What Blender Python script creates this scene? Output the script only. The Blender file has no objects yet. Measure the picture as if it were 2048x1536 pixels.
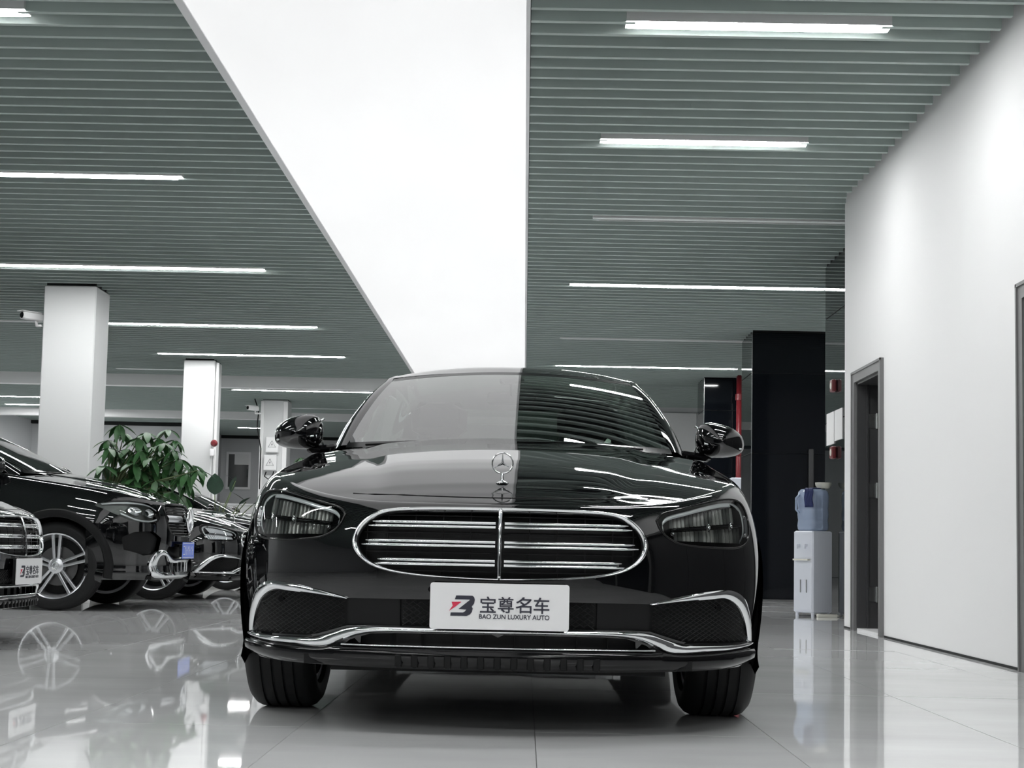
import bpy, math, random
import numpy as np
from mathutils import Vector, Matrix
from mathutils.bvhtree import BVHTree
from mathutils.geometry import tessellate_polygon

S = bpy.context.scene
COL = S.collection
PI = math.pi
random.seed(7)

# ------------------------------------------------------------------ camera, world, exposure
cd = bpy.data.cameras.new('camera'); cam = bpy.data.objects.new('camera', cd); COL.objects.link(cam)
cd.sensor_width = 36.0; cd.lens = 3000 / 2048 * 36.0; cd.shift_y = 73 / 2048; cd.clip_end = 200
cam.location = (0, 0, 0.572)
cam.rotation_mode = 'XYZ'
cam.matrix_world = Matrix.Translation((0, 0, .572)) @ Matrix.Rotation(math.radians(.56), 4, 'Z') @ \
    Matrix.Rotation(math.radians(94.89), 4, 'X') @ Matrix.Rotation(math.radians(1.2), 4, 'Z')
S.camera = cam
w = bpy.data.worlds.new('world'); S.world = w; w.use_nodes = True
w.node_tree.nodes['Background'].inputs[0].default_value = (.6, .65, .7, 1)
w.node_tree.nodes['Background'].inputs[1].default_value = .05
S.view_settings.view_transform = 'Standard'; S.view_settings.look = 'None'
S.view_settings.exposure = 0.0; S.view_settings.gamma = 1.0; S.view_settings.use_curve_mapping = False
S.cycles.use_denoising = True
S.cycles.max_bounces = 9; S.cycles.diffuse_bounces = 4; S.cycles.glossy_bounces = 5
S.cycles.transparent_max_bounces = 12; S.cycles.sample_clamp_indirect = 6.0
S.cycles.caustics_reflective = False; S.cycles.caustics_refractive = False
LAMP = 82.0        # strip lights
PANEL = .78       # luminous stretch ceiling panel

# ------------------------------------------------------------------ materials
def mat(name, col, rough=.5, metal=0., coat=0., ior=1.5, emit=0., noise=None, bump=None, spec=None, trans=0.):
    m = bpy.data.materials.new(name); m.use_nodes = True
    nt = m.node_tree; b = nt.nodes['Principled BSDF']
    c = (col[0], col[1], col[2], 1)
    b.inputs['Base Color'].default_value = c; b.inputs['Roughness'].default_value = rough
    b.inputs['Metallic'].default_value = metal; b.inputs['IOR'].default_value = ior
    b.inputs['Coat Weight'].default_value = coat; b.inputs['Coat Roughness'].default_value = .02
    if spec is not None: b.inputs['Specular IOR Level'].default_value = spec
    if trans: b.inputs['Transmission Weight'].default_value = trans
    if emit:
        b.inputs['Emission Color'].default_value = c; b.inputs['Emission Strength'].default_value = emit
    if noise or bump:
        tc = nt.nodes.new('ShaderNodeTexCoord')
        mp = nt.nodes.new('ShaderNodeMapping'); nt.links.new(tc.outputs['Object'], mp.inputs[0])
    if noise:       # (scale vec, amount)
        mp.inputs['Scale'].default_value = noise[0]
        n = nt.nodes.new('ShaderNodeTexNoise'); n.inputs['Scale'].default_value = 1; n.inputs['Detail'].default_value = 5
        nt.links.new(mp.outputs[0], n.inputs['Vector'])
        r = nt.nodes.new('ShaderNodeValToRGB'); a = noise[1]
        r.color_ramp.elements[0].position = .3; r.color_ramp.elements[1].position = .7
        r.color_ramp.elements[0].color = (c[0]*(1-a), c[1]*(1-a), c[2]*(1-a), 1)
        r.color_ramp.elements[1].color = (min(1, c[0]*(1+a)), min(1, c[1]*(1+a)), min(1, c[2]*(1+a)), 1)
        nt.links.new(n.outputs['Fac'], r.inputs[0]); nt.links.new(r.outputs[0], b.inputs['Base Color'])
        if emit: nt.links.new(r.outputs[0], b.inputs['Emission Color'])
    if bump:        # (scale, strength, distance)
        n2 = nt.nodes.new('ShaderNodeTexNoise'); n2.inputs['Scale'].default_value = bump[0]; n2.inputs['Detail'].default_value = 3
        nt.links.new(tc.outputs['Object'], n2.inputs['Vector'])
        bp = nt.nodes.new('ShaderNodeBump'); bp.inputs['Strength'].default_value = bump[1]; bp.inputs['Distance'].default_value = bump[2]
        nt.links.new(n2.outputs['Fac'], bp.inputs['Height']); nt.links.new(bp.outputs[0], b.inputs['Normal'])
    return m

def glass(name, tint, rough=.0, ior=1.5):
    m = bpy.data.materials.new(name); m.use_nodes = True; nt = m.node_tree
    nt.nodes.clear()
    o = nt.nodes.new('ShaderNodeOutputMaterial'); mx = nt.nodes.new('ShaderNodeMixShader')
    t = nt.nodes.new('ShaderNodeBsdfTransparent'); g = nt.nodes.new('ShaderNodeBsdfGlossy'); f = nt.nodes.new('ShaderNodeFresnel')
    t.inputs[0].default_value = (*tint, 1); g.inputs['Roughness'].default_value = rough; f.inputs[0].default_value = ior
    g.inputs[0].default_value = (1, 1, 1, 1)
    m.use_backface_culling = False
    nt.links.new(f.outputs[0], mx.inputs[0]); nt.links.new(t.outputs[0], mx.inputs[1]); nt.links.new(g.outputs[0], mx.inputs[2])
    nt.links.new(mx.outputs[0], o.inputs[0])
    return m

M = {}
M['wall'] = mat('white_plaster', (.86, .86, .86), .6)
M['column'] = mat('white_column_paint', (.70, .71, .71), .55)
M['wall_grey'] = mat('grey_plaster', (.62, .63, .64), .6)
M['tile'] = mat('polished_tile', (.76, .77, .77), .03, ior=1.75, noise=((.9, 2.2, 1), .10), bump=(1.3, .10, .004))
M['grout'] = mat('grout', (.16, .16, .16), .7)
M['slat'] = mat('slat_grey_green', (.43, .505, .48), .5)
M['void'] = mat('plenum_black', (.012, .014, .014), .9)
M['lamp'] = mat('lamp_diffuser', (1, 1, 1), .4, emit=LAMP)
M['lamp_off'] = mat('lamp_diffuser_unlit', (.80, .84, .83), .4)
M['lamp_body'] = mat('lamp_body', (.7, .7, .7), .4)
M['panel'] = mat('luminous_membrane', (.80,.80,.805), .5, emit=PANEL, noise=((1.2, .5, 1), .03))
M['trim'] = mat('light_trim', (.90, .90, .91), .4)
M['frame'] = mat('grey_door_frame', (.16, .16, .16), .38)
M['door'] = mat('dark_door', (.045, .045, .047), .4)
M['blackglass'] = mat('black_cladding', (.004, .005, .007), .06, ior=1.4)
M['blackmirror'] = mat('black_glass_column', (.012, .016, .017), .015, ior=2.1)
M['paint'] = mat('black_car_paint', (.002, .0022, .0026), .3, coat=1.0, ior=1.5, spec=0)
M['paint'].node_tree.nodes['Principled BSDF'].inputs['Coat IOR'].default_value = 1.75
M['chrome'] = mat('chrome', (.86, .87, .88), .07, metal=1)
M['satin'] = mat('satin_silver', (.62, .63, .65), .28, metal=.9)
M['plastic'] = mat('black_plastic', (.005, .0052, .0055), .45, spec=.2)
M['disc'] = mat('brake_steel', (.12, .12, .12), .4, metal=.8)
M['gloss_black'] = mat('gloss_black_plastic', (.003, .003, .0035), .10, spec=.35)
M['rubber'] = mat('tyre_rubber', (.006, .0062, .0066), .6, spec=.25)
M['glass'] = glass('windshield_glass', (.48, .58, .52), ior=3.3)
M['darkglass'] = glass('tinted_glass', (.06, .07, .07), ior=1.55)
M['lens'] = glass('lamp_lens', (.86, .88, .88), ior=1.35)
M['interior'] = mat('dark_interior', (.012, .012, .013), .7)
M['seat'] = mat('seat_leather', (.03, .03, .032), .5)
M['lightlens'] = mat('light_guide', (.8, .84, .84), .2, metal=.3)
M['rib_a'] = mat('reflector_pale', (.55, .56, .53), .25, metal=.6)
M['rib_b'] = mat('reflector_grey', (.13, .14, .13), .3, metal=.5)
M['plate'] = mat('white_plate', (.78, .78, .785), .35)
M['ink'] = mat('dark_ink', (.02, .02, .035), .5)
M['red'] = mat('red_ink', (.55, .02, .06), .5)
M['redpaint'] = mat('red_pipe_paint', (.16, .015, .02), .35)
M['blueplate'] = mat('blue_plate', (.16, .24, .72), .4)
M['leaf'] = mat('leaf_green', (.04, .125, .038), .45, noise=((9, 9, 9), .5))
M['leaf2'] = mat('leaf_dark', (.02, .05, .03), .4, noise=((9, 9, 9), .3))
M['stem'] = mat('plant_stem', (.09, .12, .05), .6)
M['bark'] = mat('bark', (.13, .09, .05), .8)
M['pot'] = mat('white_pot', (.7, .7, .68), .3)
M['soil'] = mat('soil', (.03, .02, .015), .9)
M['appliance'] = mat('dispenser_plastic', (.72, .75, .82), .35)
M['bottle'] = mat('blue_bottle', (.58, .70, .93), .12, trans=.5)
M['navy'] = mat('navy_cloth', (.008, .018, .09), .7)
M['cream'] = mat('cream_plastic', (.75, .74, .66), .5)
M['steel'] = mat('brushed_steel', (.45, .46, .46), .3, metal=1)

# ------------------------------------------------------------------ mesh helpers
def mk(name, verts, faces, m, parent=None, smooth=False, auto=None):
    me = bpy.data.meshes.new(name); me.from_pydata([tuple(v) for v in verts], [], faces); me.update()
    if m is not None: me.materials.append(m)
    if smooth: me.polygons.foreach_set('use_smooth', [True] * len(me.polygons))
    if smooth and auto:
        try: me.set_sharp_from_angle(angle=math.radians(auto))
        except Exception: pass
    o = bpy.data.objects.new(name, me); COL.objects.link(o)
    if parent is not None: o.parent = parent
    return o

def tag(o, label=None, cat=None, group=None, kind=None):
    if label: o['label'] = label
    if cat: o['category'] = cat
    if group: o['group'] = group
    if kind: o['kind'] = kind
    return o

def empty(name, loc=(0, 0, 0), rz=0):
    o = bpy.data.objects.new(name, None); COL.objects.link(o); o.location = loc; o.rotation_euler = (0, 0, rz)
    o.empty_display_size = .1
    return o

class MB:
    def __init__(s): s.v = []; s.f = []
    def add(s, v, f):
        n = len(s.v); s.v += [tuple(p) for p in v]; s.f += [tuple(i + n for i in q) for q in f]; return s
    def box(s, x0, x1, y0, y1, z0, z1, T=None, bev=0):
        if bev:
            b = bev; P = [(x0+b, y0), (x1-b, y0), (x1, y0+b), (x1, y1-b), (x1-b, y1), (x0+b, y1), (x0, y1-b), (x0, y0+b)]
            v = []
            for z, k in ((z0, 1), (z0+b, 0), (z1-b, 0), (z1, 1)):
                cx, cy = (x0+x1)/2, (y0+y1)/2
                for (x, y) in P:
                    v.append((x - (b if x > cx else -b)*k, y - (b if y > cy else -b)*k, z))
            f = [tuple(range(7, -1, -1)), tuple(range(24, 32))]
            for r in range(3):
                for i in range(8):
                    j = (i+1) % 8; f.append((r*8+i, r*8+j, r*8+8+j, r*8+8+i))
        else:
            v = [(x, y, z) for z in (z0, z1) for (x, y) in ((x0, y0), (x1, y0), (x1, y1), (x0, y1))]
            f = [(3, 2, 1, 0), (4, 5, 6, 7), (0, 1, 5, 4), (1, 2, 6, 5), (2, 3, 7, 6), (3, 0, 4, 7)]
        if T is not None: v = [tuple(T @ Vector(p)) for p in v]
        return s.add(v, f)
    def tube(s, pts, r, n=8, closed=False, sq=None, up=None):
        pts = [Vector(p) for p in pts]; N = len(pts); v = []; f = []
        rr = r if hasattr(r, '__len__') else [r] * N
        prev = None
        for i, p in enumerate(pts):
            if closed: t = pts[(i+1) % N] - pts[i-1]
            else: t = pts[min(i+1, N-1)] - pts[max(i-1, 0)]
            if t.length < 1e-9: t = Vector((0, 0, 1))
            t.normalize()
            if prev is None:
                a = Vector(up) if up else (Vector((0, 0, 1)) if abs(t.z) < .9 else Vector((1, 0, 0)))
            else: a = prev
            u = a - t * a.dot(t); u.normalize(); w_ = t.cross(u); prev = u
            for k in range(n):
                an = 2*PI*k/n
                v.append(p + (u*math.cos(an)*(sq or 1) + w_*math.sin(an)) * rr[i])
        for i in range(N if closed else N-1):
            j = (i+1) % N
            for k in range(n):
                l = (k+1) % n; f.append((i*n+k, i*n+l, j*n+l, j*n+k))
        if not closed: f += [tuple(range(n-1, -1, -1)), tuple((N-1)*n+k for k in range(n))]
        return s.add(v, f)
    def grid(s, G, close_u=False):
        nu, nv = len(G), len(G[0]); v = [p for row in G for p in row]; f = []
        for i in range(nu if close_u else nu-1):
            a = (i+1) % nu
            for j in range(nv-1): f.append((i*nv+j, i*nv+j+1, a*nv+j+1, a*nv+j))
        return s.add(v, f)
    def prism(s, poly, a0, a1, axis='y', T=None):
        """extrude 2-D polygon; axis y: poly=(x,z)"""
        n = len(poly)
        def P(p, a): return {'y': (p[0], a, p[1]), 'z': (p[0], p[1], a), 'x': (a, p[0], p[1])}[axis]
        v = [P(p, a0) for p in poly] + [P(p, a1) for p in poly]
        tri = tessellate_polygon([[Vector((p[0], p[1], 0)) for p in poly]])
        f = [tuple(t) for t in tri] + [tuple(i + n for i in reversed(t)) for t in tri]
        f += [(i, (i+1) % n, (i+1) % n + n, i + n) for i in range(n)]
        if T is not None: v = [tuple(T @ Vector(p)) for p in v]
        return s.add(v, f)
    def lathe(s, prof, n=48, axis='x', c=(0, 0, 0), closed=False):
        v = []; f = []; m_ = len(prof)
        for k in range(n):
            a = 2*PI*k/n
            for (h, r) in prof:
                q = {'x': (h, r*math.cos(a), r*math.sin(a)), 'z': (r*math.cos(a), r*math.sin(a), h), 'y': (r*math.cos(a), h, r*math.sin(a))}[axis]
                v.append((q[0]+c[0], q[1]+c[1], q[2]+c[2]))
        for k in range(n):
            l = (k+1) % n
            for j in range(m_ if closed else m_-1):
                q = (j+1) % m_
                f.append((k*m_+j, k*m_+q, l*m_+q, l*m_+j))
        return s.add(v, f)
    def build(s, name, m, parent=None, smooth=False, auto=None): return mk(name, s.v, s.f, m, parent, smooth, auto)

def copy_tree(o, parent=None):
    c = o.copy(); COL.objects.link(c); c.parent = parent
    for k in ('label',):
        if k in c.keys() and parent is None: del c[k]
    for ch in KIDS.get(o.name, []): copy_tree(ch, c)
    return c
KIDS = {}
def index_kids():
    KIDS.clear()
    for o in bpy.data.objects:
        if o.parent: KIDS.setdefault(o.parent.name, []).append(o)

def crom(P, n):
    """dense Catmull-Rom through rows of P (centripetal-free), n samples per span list or total"""
    P = np.array(P, float); K = len(P)
    d = np.r_[0, np.cumsum(np.linalg.norm(np.diff(P, axis=0), axis=1))]
    m_ = np.zeros_like(P)
    for i in range(K):
        a, b = max(i-1, 0), min(i+1, K-1); m_[i] = (P[b]-P[a]) / (d[b]-d[a])
    t = np.linspace(0, d[-1], n) if np.isscalar(n) else np.array(n) * d[-1]
    out = []
    for q in t:
        i = min(max(np.searchsorted(d, q) - 1, 0), K-2); h = d[i+1]-d[i]; u = (q-d[i])/h
        out.append((2*u**3-3*u**2+1)*P[i] + (u**3-2*u**2+u)*h*m_[i] + (-2*u**3+3*u**2)*P[i+1] + (u**3-u**2)*h*m_[i+1])
    return np.array(out)

def inpoly(P, x, y):
    c = False; n = len(P)
    for i in range(n):
        x0, y0 = P[i]; x1, y1 = P[i-1]
        if (y0 > y) != (y1 > y) and x < (x1-x0)*(y-y0)/(y1-y0)+x0: c = not c
    return c
def nearpoly(P, x, y):
    best = None
    for i in range(len(P)):
        a = np.array(P[i-1]); b = np.array(P[i]); d = b-a; t = np.clip(np.dot([x-a[0], y-a[1]], d)/max(np.dot(d, d), 1e-12), 0, 1)
        q = a+d*t; e = (q[0]-x)**2+(q[1]-y)**2
        if best is None or e < best[0]: best = (e, q)
    return best[1]

def text_mesh(s, size, name, m, parent, T, extrude=.0006, bold=0.0, fit=None):
    cu = bpy.data.curves.new('t', 'FONT'); cu.body = s; cu.size = 1; cu.extrude = extrude; cu.offset = bold
    cu.align_x = 'LEFT'; cu.offset = 0; ob = bpy.data.objects.new('t', cu); COL.objects.link(ob)
    dg = bpy.context.evaluated_depsgraph_get(); dg.update()
    me = bpy.data.meshes.new_from_object(ob.evaluated_get(dg)); bpy.data.objects.remove(ob)
    v = np.array([p.co[:] for p in me.vertices]) if len(me.vertices) else np.zeros((1, 3))
    if fit:        # (width, height) of the ink box, origin at its lower left
        lo, hi = v.min(0), v.max(0)
        for p in me.vertices:
            p.co.x = (p.co.x-lo[0])/(hi[0]-lo[0])*fit[0]; p.co.y = (p.co.y-lo[1])/(hi[1]-lo[1])*fit[1]
    me.materials.clear(); me.materials.append(m)
    for p in me.polygons: p.material_index = 0
    if bold:
        V = [tuple(p.co) for p in me.vertices]; F = [tuple(p.vertices) for p in me.polygons]; n_ = len(V); V2 = []; F2 = []
        for q, (dx, dy) in enumerate(((0, 0), (bold, 0), (bold, bold), (0, bold))):
            V2 += [(x+dx, y+dy, z+q*.00002) for x, y, z in V]; F2 += [tuple(i+q*n_ for i in f) for f in F]
        mt = me.materials[0]; me = bpy.data.meshes.new(name); me.from_pydata(V2, [], F2); me.materials.append(mt)
    me.transform(T); me.name = name
    o = bpy.data.objects.new(name, me); COL.objects.link(o); o.parent = parent
    return o

# ================================================================== SETTING
ZC = 3.44
XR = 2.57
Y0, Y1 = -14.0, 40.0
def struct(name, mb, m, parent=None, smooth=False):
    o = mb.build(name, m, parent, smooth); 
    if parent is None: o['kind'] = 'structure'
    return o

# floor: grout bed, polished tiles with recessed joints
TW, TL = .74, 1.48
floor = struct('floor', MB().box(-12.2, 7.2, Y0, Y1+.2, -.12, -.004), M['grout'])
tm = MB().box(0.0012, TW-.0012, .0012, TL-.0012, -.0038, 0.0).build('tile', M['tile'], floor)
tm.location = (.045, 3.3, 0)
rest = MB(); k = 0
for i in range(-17, 10):
    for j in range(-12, 26):
        x = .045+i*TW; y = 3.3+j*TL
        if x < -12.19 or x+TW > 7.19 or y < Y0 or y+TL > Y1+.2: continue
        if -5 < i*TW < 3.0 and 0 <= j < 13:
            if i == 0 and j == 0: continue
            o = bpy.data.objects.new('tile', tm.data); COL.objects.link(o); o.parent = floor; o.location = (x, y, 0)
            o.rotation_euler = (random.gauss(0, .0003), random.gauss(0, .0003), 0)
        else: rest.box(x+.0012, x+TW-.0012, y+.0012, y+TL-.0012, -.0038, 0)
rr = rest.build('tile_field', M['tile'], floor); rr['kind'] = 'stuff'

# ceiling: black plenum, slats, luminous panel
ceil = struct('ceiling', MB().box(-12.2, 7.2, Y0, Y1+.2, 3.80, 3.95), M['void'])
BX0, BX1 = -1.865, -.045
PITCH = .196
def slat_len(x0, x1, name='slat'):
    return MB().box(x0, x1, 0, .036, 0, .085)
sl = slat_len(-12.0, BX0-.055); sr = slat_len(BX1+.026, XR-.035); sr2 = slat_len(BX1+.026, 7.0); slf = slat_len(-12.0, 7.0)
protos = {}
def slat(key, mb, y, z=ZC):
    if key not in protos:
        o = mb.build('slat', M['slat'], ceil); protos[key] = o.data
    else:
        o = bpy.data.objects.new('slat', protos[key]); COL.objects.link(o); o.parent = ceil
    o.location = (0, y, z)
stuffL = MB(); n = int((Y1-Y0)/PITCH)
for q in range(n):
    y = 7.95 + (q - int((7.95-Y0)/PITCH)) * PITCH
    if y > Y1-.1 or y < Y0+.1: continue
    if 7.0 < y < 25.6:
        slat('L', sl, y)
        if y < 12.05: slat('R', sr, y)
        else: slat('R2', sr2, y)
    else:
        if y < 7.0:
            for (a, b) in ((-12.0, BX0-.055), (BX1+.026, XR-.035)): stuffL.box(a, b, y, y+.036, ZC, ZC+.085)
        elif y > 25.9 and not (32.7 < y < 33.1):
            stuffL.box(-12.0, 7.0, y, y+.036, ZC, ZC+.085)
o = stuffL.build('slat_field', M['slat'], ceil); o['kind'] = 'stuff'
# luminous panel in strips of membrane (flush with the slats)
mb = MB().box(BX0, BX1, Y0, 25.6, ZC-.004, ZC+.03)
mb.build('light_membrane', M['panel'], ceil)
tr = MB().box(BX0-.05, BX0, Y0, 25.6, ZC-.012, ZC+.1)
struct('trim_1', tr, M['trim'])
tr = MB().box(BX1, BX1+.022, Y0, 25.6, ZC-.012, ZC+.1)
struct('trim_2', tr, M['trim'])
struct('trim_3', MB().box(-12.0, BX1+.02, 25.7, 25.9, ZC-.19, ZC+.3), M['wall'])
struct('trim_4', MB().box(-12.0, 2.0, 32.8, 33.0, ZC-.15, ZC+.3), M['wall'])

# right wall with a door opening and an added, unseen wide one
def wall_x(name, x0, x1, ya, yb, zt, opens, m):
    mb = MB(); y = ya
    for (a, b, h) in opens:
        mb.box(x0, x1, y, a, 0, zt); mb.box(x0, x1, a, b, h, zt); y = b
    mb.box(x0, x1, y, yb, 0, zt)
    return struct(name, mb, m)
OP1 = (10.86, 11.66); OP0 = (2.30, 7.70)
wall_x('wall_right', XR, XR+.2, 2.2, 12.1, 3.80, [(OP0[0], OP0[1], 1.92), (OP1[0], OP1[1], 1.92)], M['wall'])
struct('shadow_gap_right', MB().box(XR-.004, XR, OP0[1]+.1, OP1[0]-.1, 0, .014).box(XR-.004, XR, OP1[1]+.1, 12.1, 0, .014).box(XR-.004, XR, 2.2, OP0[0]-.1, 0, .014), M['void'])  # black strip paints the dark shadow gap along the wall foot
def door_unit(num, a, b, leaf_open):
    fr = MB(); h = 1.92; w_ = .085
    X0 = XR-.022
    fr.box(X0, XR+.0, a-w_, a, 0, h+w_); fr.box(X0, XR, b, b+w_, 0, h+w_); fr.box(X0, XR, a, b, h, h+w_)
    fr.box(XR-.03, XR-.022, a-w_, a-w_+.018, 0, h+w_); fr.box(XR-.03, XR-.022, b+w_-.018, b+w_, 0, h+w_); fr.box(XR-.03, XR-.022, a-w_, b+w_, h+w_-.018, h+w_)
    fj = fr; fr = MB()
    fr.box(XR, XR+.2, a, a+.02, 0, h); fr.box(XR, XR+.2, b-.02, b, 0, h); fr.box(XR, XR+.2, a, b, h-.02, h)
    fr.box(XR+.07, XR+.085, b-.035, b-.02, 0, h); fr.box(XR+.07, XR+.085, a+.02, a+.035, 0, h)
    d = struct('door_%d' % num, fj, M['frame']); fr.build('jamb', M['door'], d)
    lf = MB()
    # leaf standing open into the room behind, edge towards the opening
    T = Matrix.Translation((XR+.19, b-.02, 0)) @ Matrix.Rotation(math.radians(leaf_open), 4, 'Z')
    lf.box(0, .76, -.045, 0, .01, h-.03, T)
    for z0, z1 in ((.12, .9), (1.02, 1.78)):
        lf.box(.1, .66, -.052, -.045, z0, z1, T)
    if b-a < 2: lf.build('door_leaf', M['door'], d)
    if b-a > 2:     # shut dark doors, unseen, made wide to darken the sedan's reflections
        for k in range(4):
            y0_ = a+.03+k*(b-a-.06)/4
            MB().box(XR+.10, XR+.14, y0_+.004, y0_+(b-a-.06)/4-.004, .01, h-.025, bev=.004).build('door_leaf', M['door'], d)  # added unseen leaves, dark for the sedan's reflections
    for z in (.28, 1.08, 1.62):
        hg = MB()
        hg.box(XR+.09, XR+.185, b-.024, b-.02, z-.055, z+.055)
        hg.tube([(XR+.150, b-.036, z-.06), (XR+.150, b-.036, z+.06)], .010, 8)
        for dz in (-.035, 0, .035): hg.tube([(XR+.13, b-.0245, z+dz), (XR+.13, b-.028, z+dz)], .006, 6)
        hg.build('hinge', M['steel'], d)
    return d
door_unit(1, OP1[0], OP1[1], -8)
door_unit(2, OP0[0], OP0[1], -8)  # added unseen wide doors, there to darken the sedan's reflections
struct('trim_5', MB().box(XR, XR+.2, OP1[0]+.02, OP1[1]-.02, .0002, .02), M['trim'])
# room behind the doors
wg = struct('wall_dark_unseen', MB().box(XR, XR+.2, Y0, 2.2, 0, 3.8), M['blackglass'])  # unseen wall stretch, made dark glass so the sedan's front reflects black
for i in range(8):
    MB().box(XR-.04, XR, Y0+1+i*1.9, Y0+1.06+i*1.9, 0, 3.4).build('mullion', M['frame'], wg)
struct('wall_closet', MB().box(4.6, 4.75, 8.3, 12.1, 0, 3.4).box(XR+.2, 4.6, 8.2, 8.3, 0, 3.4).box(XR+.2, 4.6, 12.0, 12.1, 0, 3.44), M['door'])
# other walls
struct('wall_left', MB().box(-12.2, -12.0, Y0, Y1+.2, 0, 3.8), M['wall_grey'])
struct('wall_back', MB().box(-8.3, 1.8, Y1, Y1+.2, 0, 3.8).box(-12.0, -8.3, 36.2, 36.4, 0, 3.8).box(-8.3, -8.15, 36.2, 40, 0, 3.8), M['wall_grey'])
struct('wall_far_right', MB().box(7.0, 7.2, 12.1, 30, 0, 3.8).box(1.8, 2.0, 29.7, 40.2, 0, 3.8).box(XR+.2, 7.2, 12.1, 12.25, 0, 3.8), M['wall_grey'])
wp = struct('wall_partition', MB().box(1.8, 7.2, 29.9, 30.1, 0, 3.8), M['wall_grey'])
for i in range(7):
    MB().box(2.0+i*.7+.006, 2.0+(i+1)*.7-.006, 29.86, 29.9, .1, 3.35, bev=.006).build('wall_panel', M['wall'], wp)
struct('trim_6', MB().box(-12.0, -8.3, 36.1, 36.2, 3.36, 3.44).box(-8.15, 1.8, 39.9, 40, 3.36, 3.44), M['void'])
# night-dark glazed front behind the camera
wf = struct('wall_front', MB().box(-12.2, 7.2, Y0-.2, Y0, 0, 3.8), M['blackglass'])
for i in range(14):
    x = -11.6+i*1.3
    MB().box(x-.03, x+.03, Y0, Y0+.06, 0, 3.4).build('mullion', M['frame'], wf)
# back window
wd = struct('window_1', MB().box(-8.0, -7.94, Y1-.04, Y1, 2.0, 3.0).box(-7.4, -7.34, Y1-.04, Y1, 2.0, 3.0).box(-7.94, -7.4, Y1-.04, Y1, 2.94, 3.0).box(-7.94, -7.4, Y1-.04, Y1, 2.0, 2.06), M['trim'])
MB().box(-7.94, -7.4, Y1-.02, Y1, 2.06, 2.94).build('window_pane', M['blackmirror'], wd)
MB().box(-7.78, -7.4, Y1-.03, Y1-.02, 2.66, 2.94).build('window_blind', M['wall'], wd)

# ---- columns
def column(name, x0, x1, y0, y1, label, m, group):
    r = tag(empty(name, ((x0+x1)/2, (y0+y1)/2, 0)), label, 'column', group)
    hx, hy = (x1-x0)/2, (y1-y0)/2
    MB().box(-hx, hx, -hy, hy, .0, 3.428, bev=.012).build('shaft', m, r)
    MB().box(-hx+.02, hx-.02, -hy+.02, hy-.02, 3.428, 3.60).build('shadow_gap', M['void'], r)
    return r
cA = column('column', -5.47, -4.88, 16.7, 17.25, 'square white column behind the black SUV, a camera on its left side', M['column'], 'square white columns')
cB = column('column', -5.41, -4.92, 23.4, 23.95, 'square white column rising behind the large potted plant', M['column'], 'square white columns')
cC = column('column', -5.28, -4.76, 29.7, 30.2, 'far white column carrying two warning-marked switch boxes', M['column'], 'square white columns')
MB().tube([(.275, -.2, 0.0), (.275, -.2, 3.4)], .025, 10).build('conduit', M['wall'], cB)
MB().box(-.27, -.2, -.29, -.25, 0, 3.4, bev=.006).box(.18, .27, -.29, -.25, 0, 3.4, bev=.006).build('conduit', M['wall'], cC)

def clad_column(x0, x1, y0, y1, label):
    r = tag(empty('clad_column', ((x0+x1)/2, (y0+y1)/2, 0)), label, 'column', 'columns clad in black glass')
    hx, hy = (x1-x0)/2, (y1-y0)/2
    MB().box(-hx+.012, hx-.012, -hy+.012, hy-.012, 0, 3.6).build('core', M['void'], r)
    rows = ((.0, 1.86), (1.868, 2.90), (2.908, 3.43))
    for (z0, z1) in rows:
        MB().box(-hx, hx-.02, -hy, -hy+.012, z0, z1, bev=.002).build('glass_panel', M['blackglass'], r)
        MB().box(-hx, -hx+.012, -hy+.014, hy, z0, z1, bev=.002).build('glass_panel', M['blackmirror'], r)
        MB().box(hx-.012, hx, -hy+.014, hy, z0, z1, bev=.002).build('glass_panel', M['blackmirror'], r)
    MB().box(-hx-.002, -hx+.006, -hy-.004, -hy, 0, 3.43).box(hx-.016, hx, -hy-.004, -hy+.01, 0, 3.43).build('edge_trim', M['steel'], r)
    return r
k1 = clad_column(2.95, 3.85, 13.80, 14.80, 'nearest black glass column behind the water dispenser')
k2 = clad_column(2.90, 3.92, 19.3, 20.2, 'broad black glass column right of the big black sedan')
k3 = clad_column(2.90, 3.8, 24.5, 25.4, 'farthest black glass column beside the red pipe')
MB().box(.22, .28, -.53, -.455, .9, 1.93, bev=.01).build('pull_handle', M['door'], k2)

# ---- strip lights
def strip_light(x0, x1, y, lit, label, group, z=ZC, wd=.105):
    r = tag(empty('strip_light', ((x0+x1)/2, y, z)), label, 'light', group)
    h = (x1-x0)/2; c = .05
    # diffuser: shallow trapezoid with raked ends
    def sec(xx, s): return [(xx, -wd/2*s, .0), (xx, wd/2*s, .0)]
    v = [(-h+c, -wd/2, .0), (h-c, -wd/2, .0), (h-c, wd/2, .0), (-h+c, wd/2, .0),
         (-h, -wd/2-.004, .004), (h, -wd/2-.004, .004), (h, wd/2+.004, .004), (-h, wd/2+.004, .004)]
    f = [(3, 2, 1, 0), (0, 1, 5, 4), (1, 2, 6, 5), (2, 3, 7, 6), (3, 0, 4, 7)]
    mk('diffuser', v, f, M['lamp'] if lit else M['lamp_off'], r)
    MB().box(-h, h, -wd/2-.006, wd/2+.006, .004, .06).build('housing', M['lamp_body'], r)
    return r
GR, GL = 'strip lights in the right ceiling bay', 'strip lights in the left ceiling bay'
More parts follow.
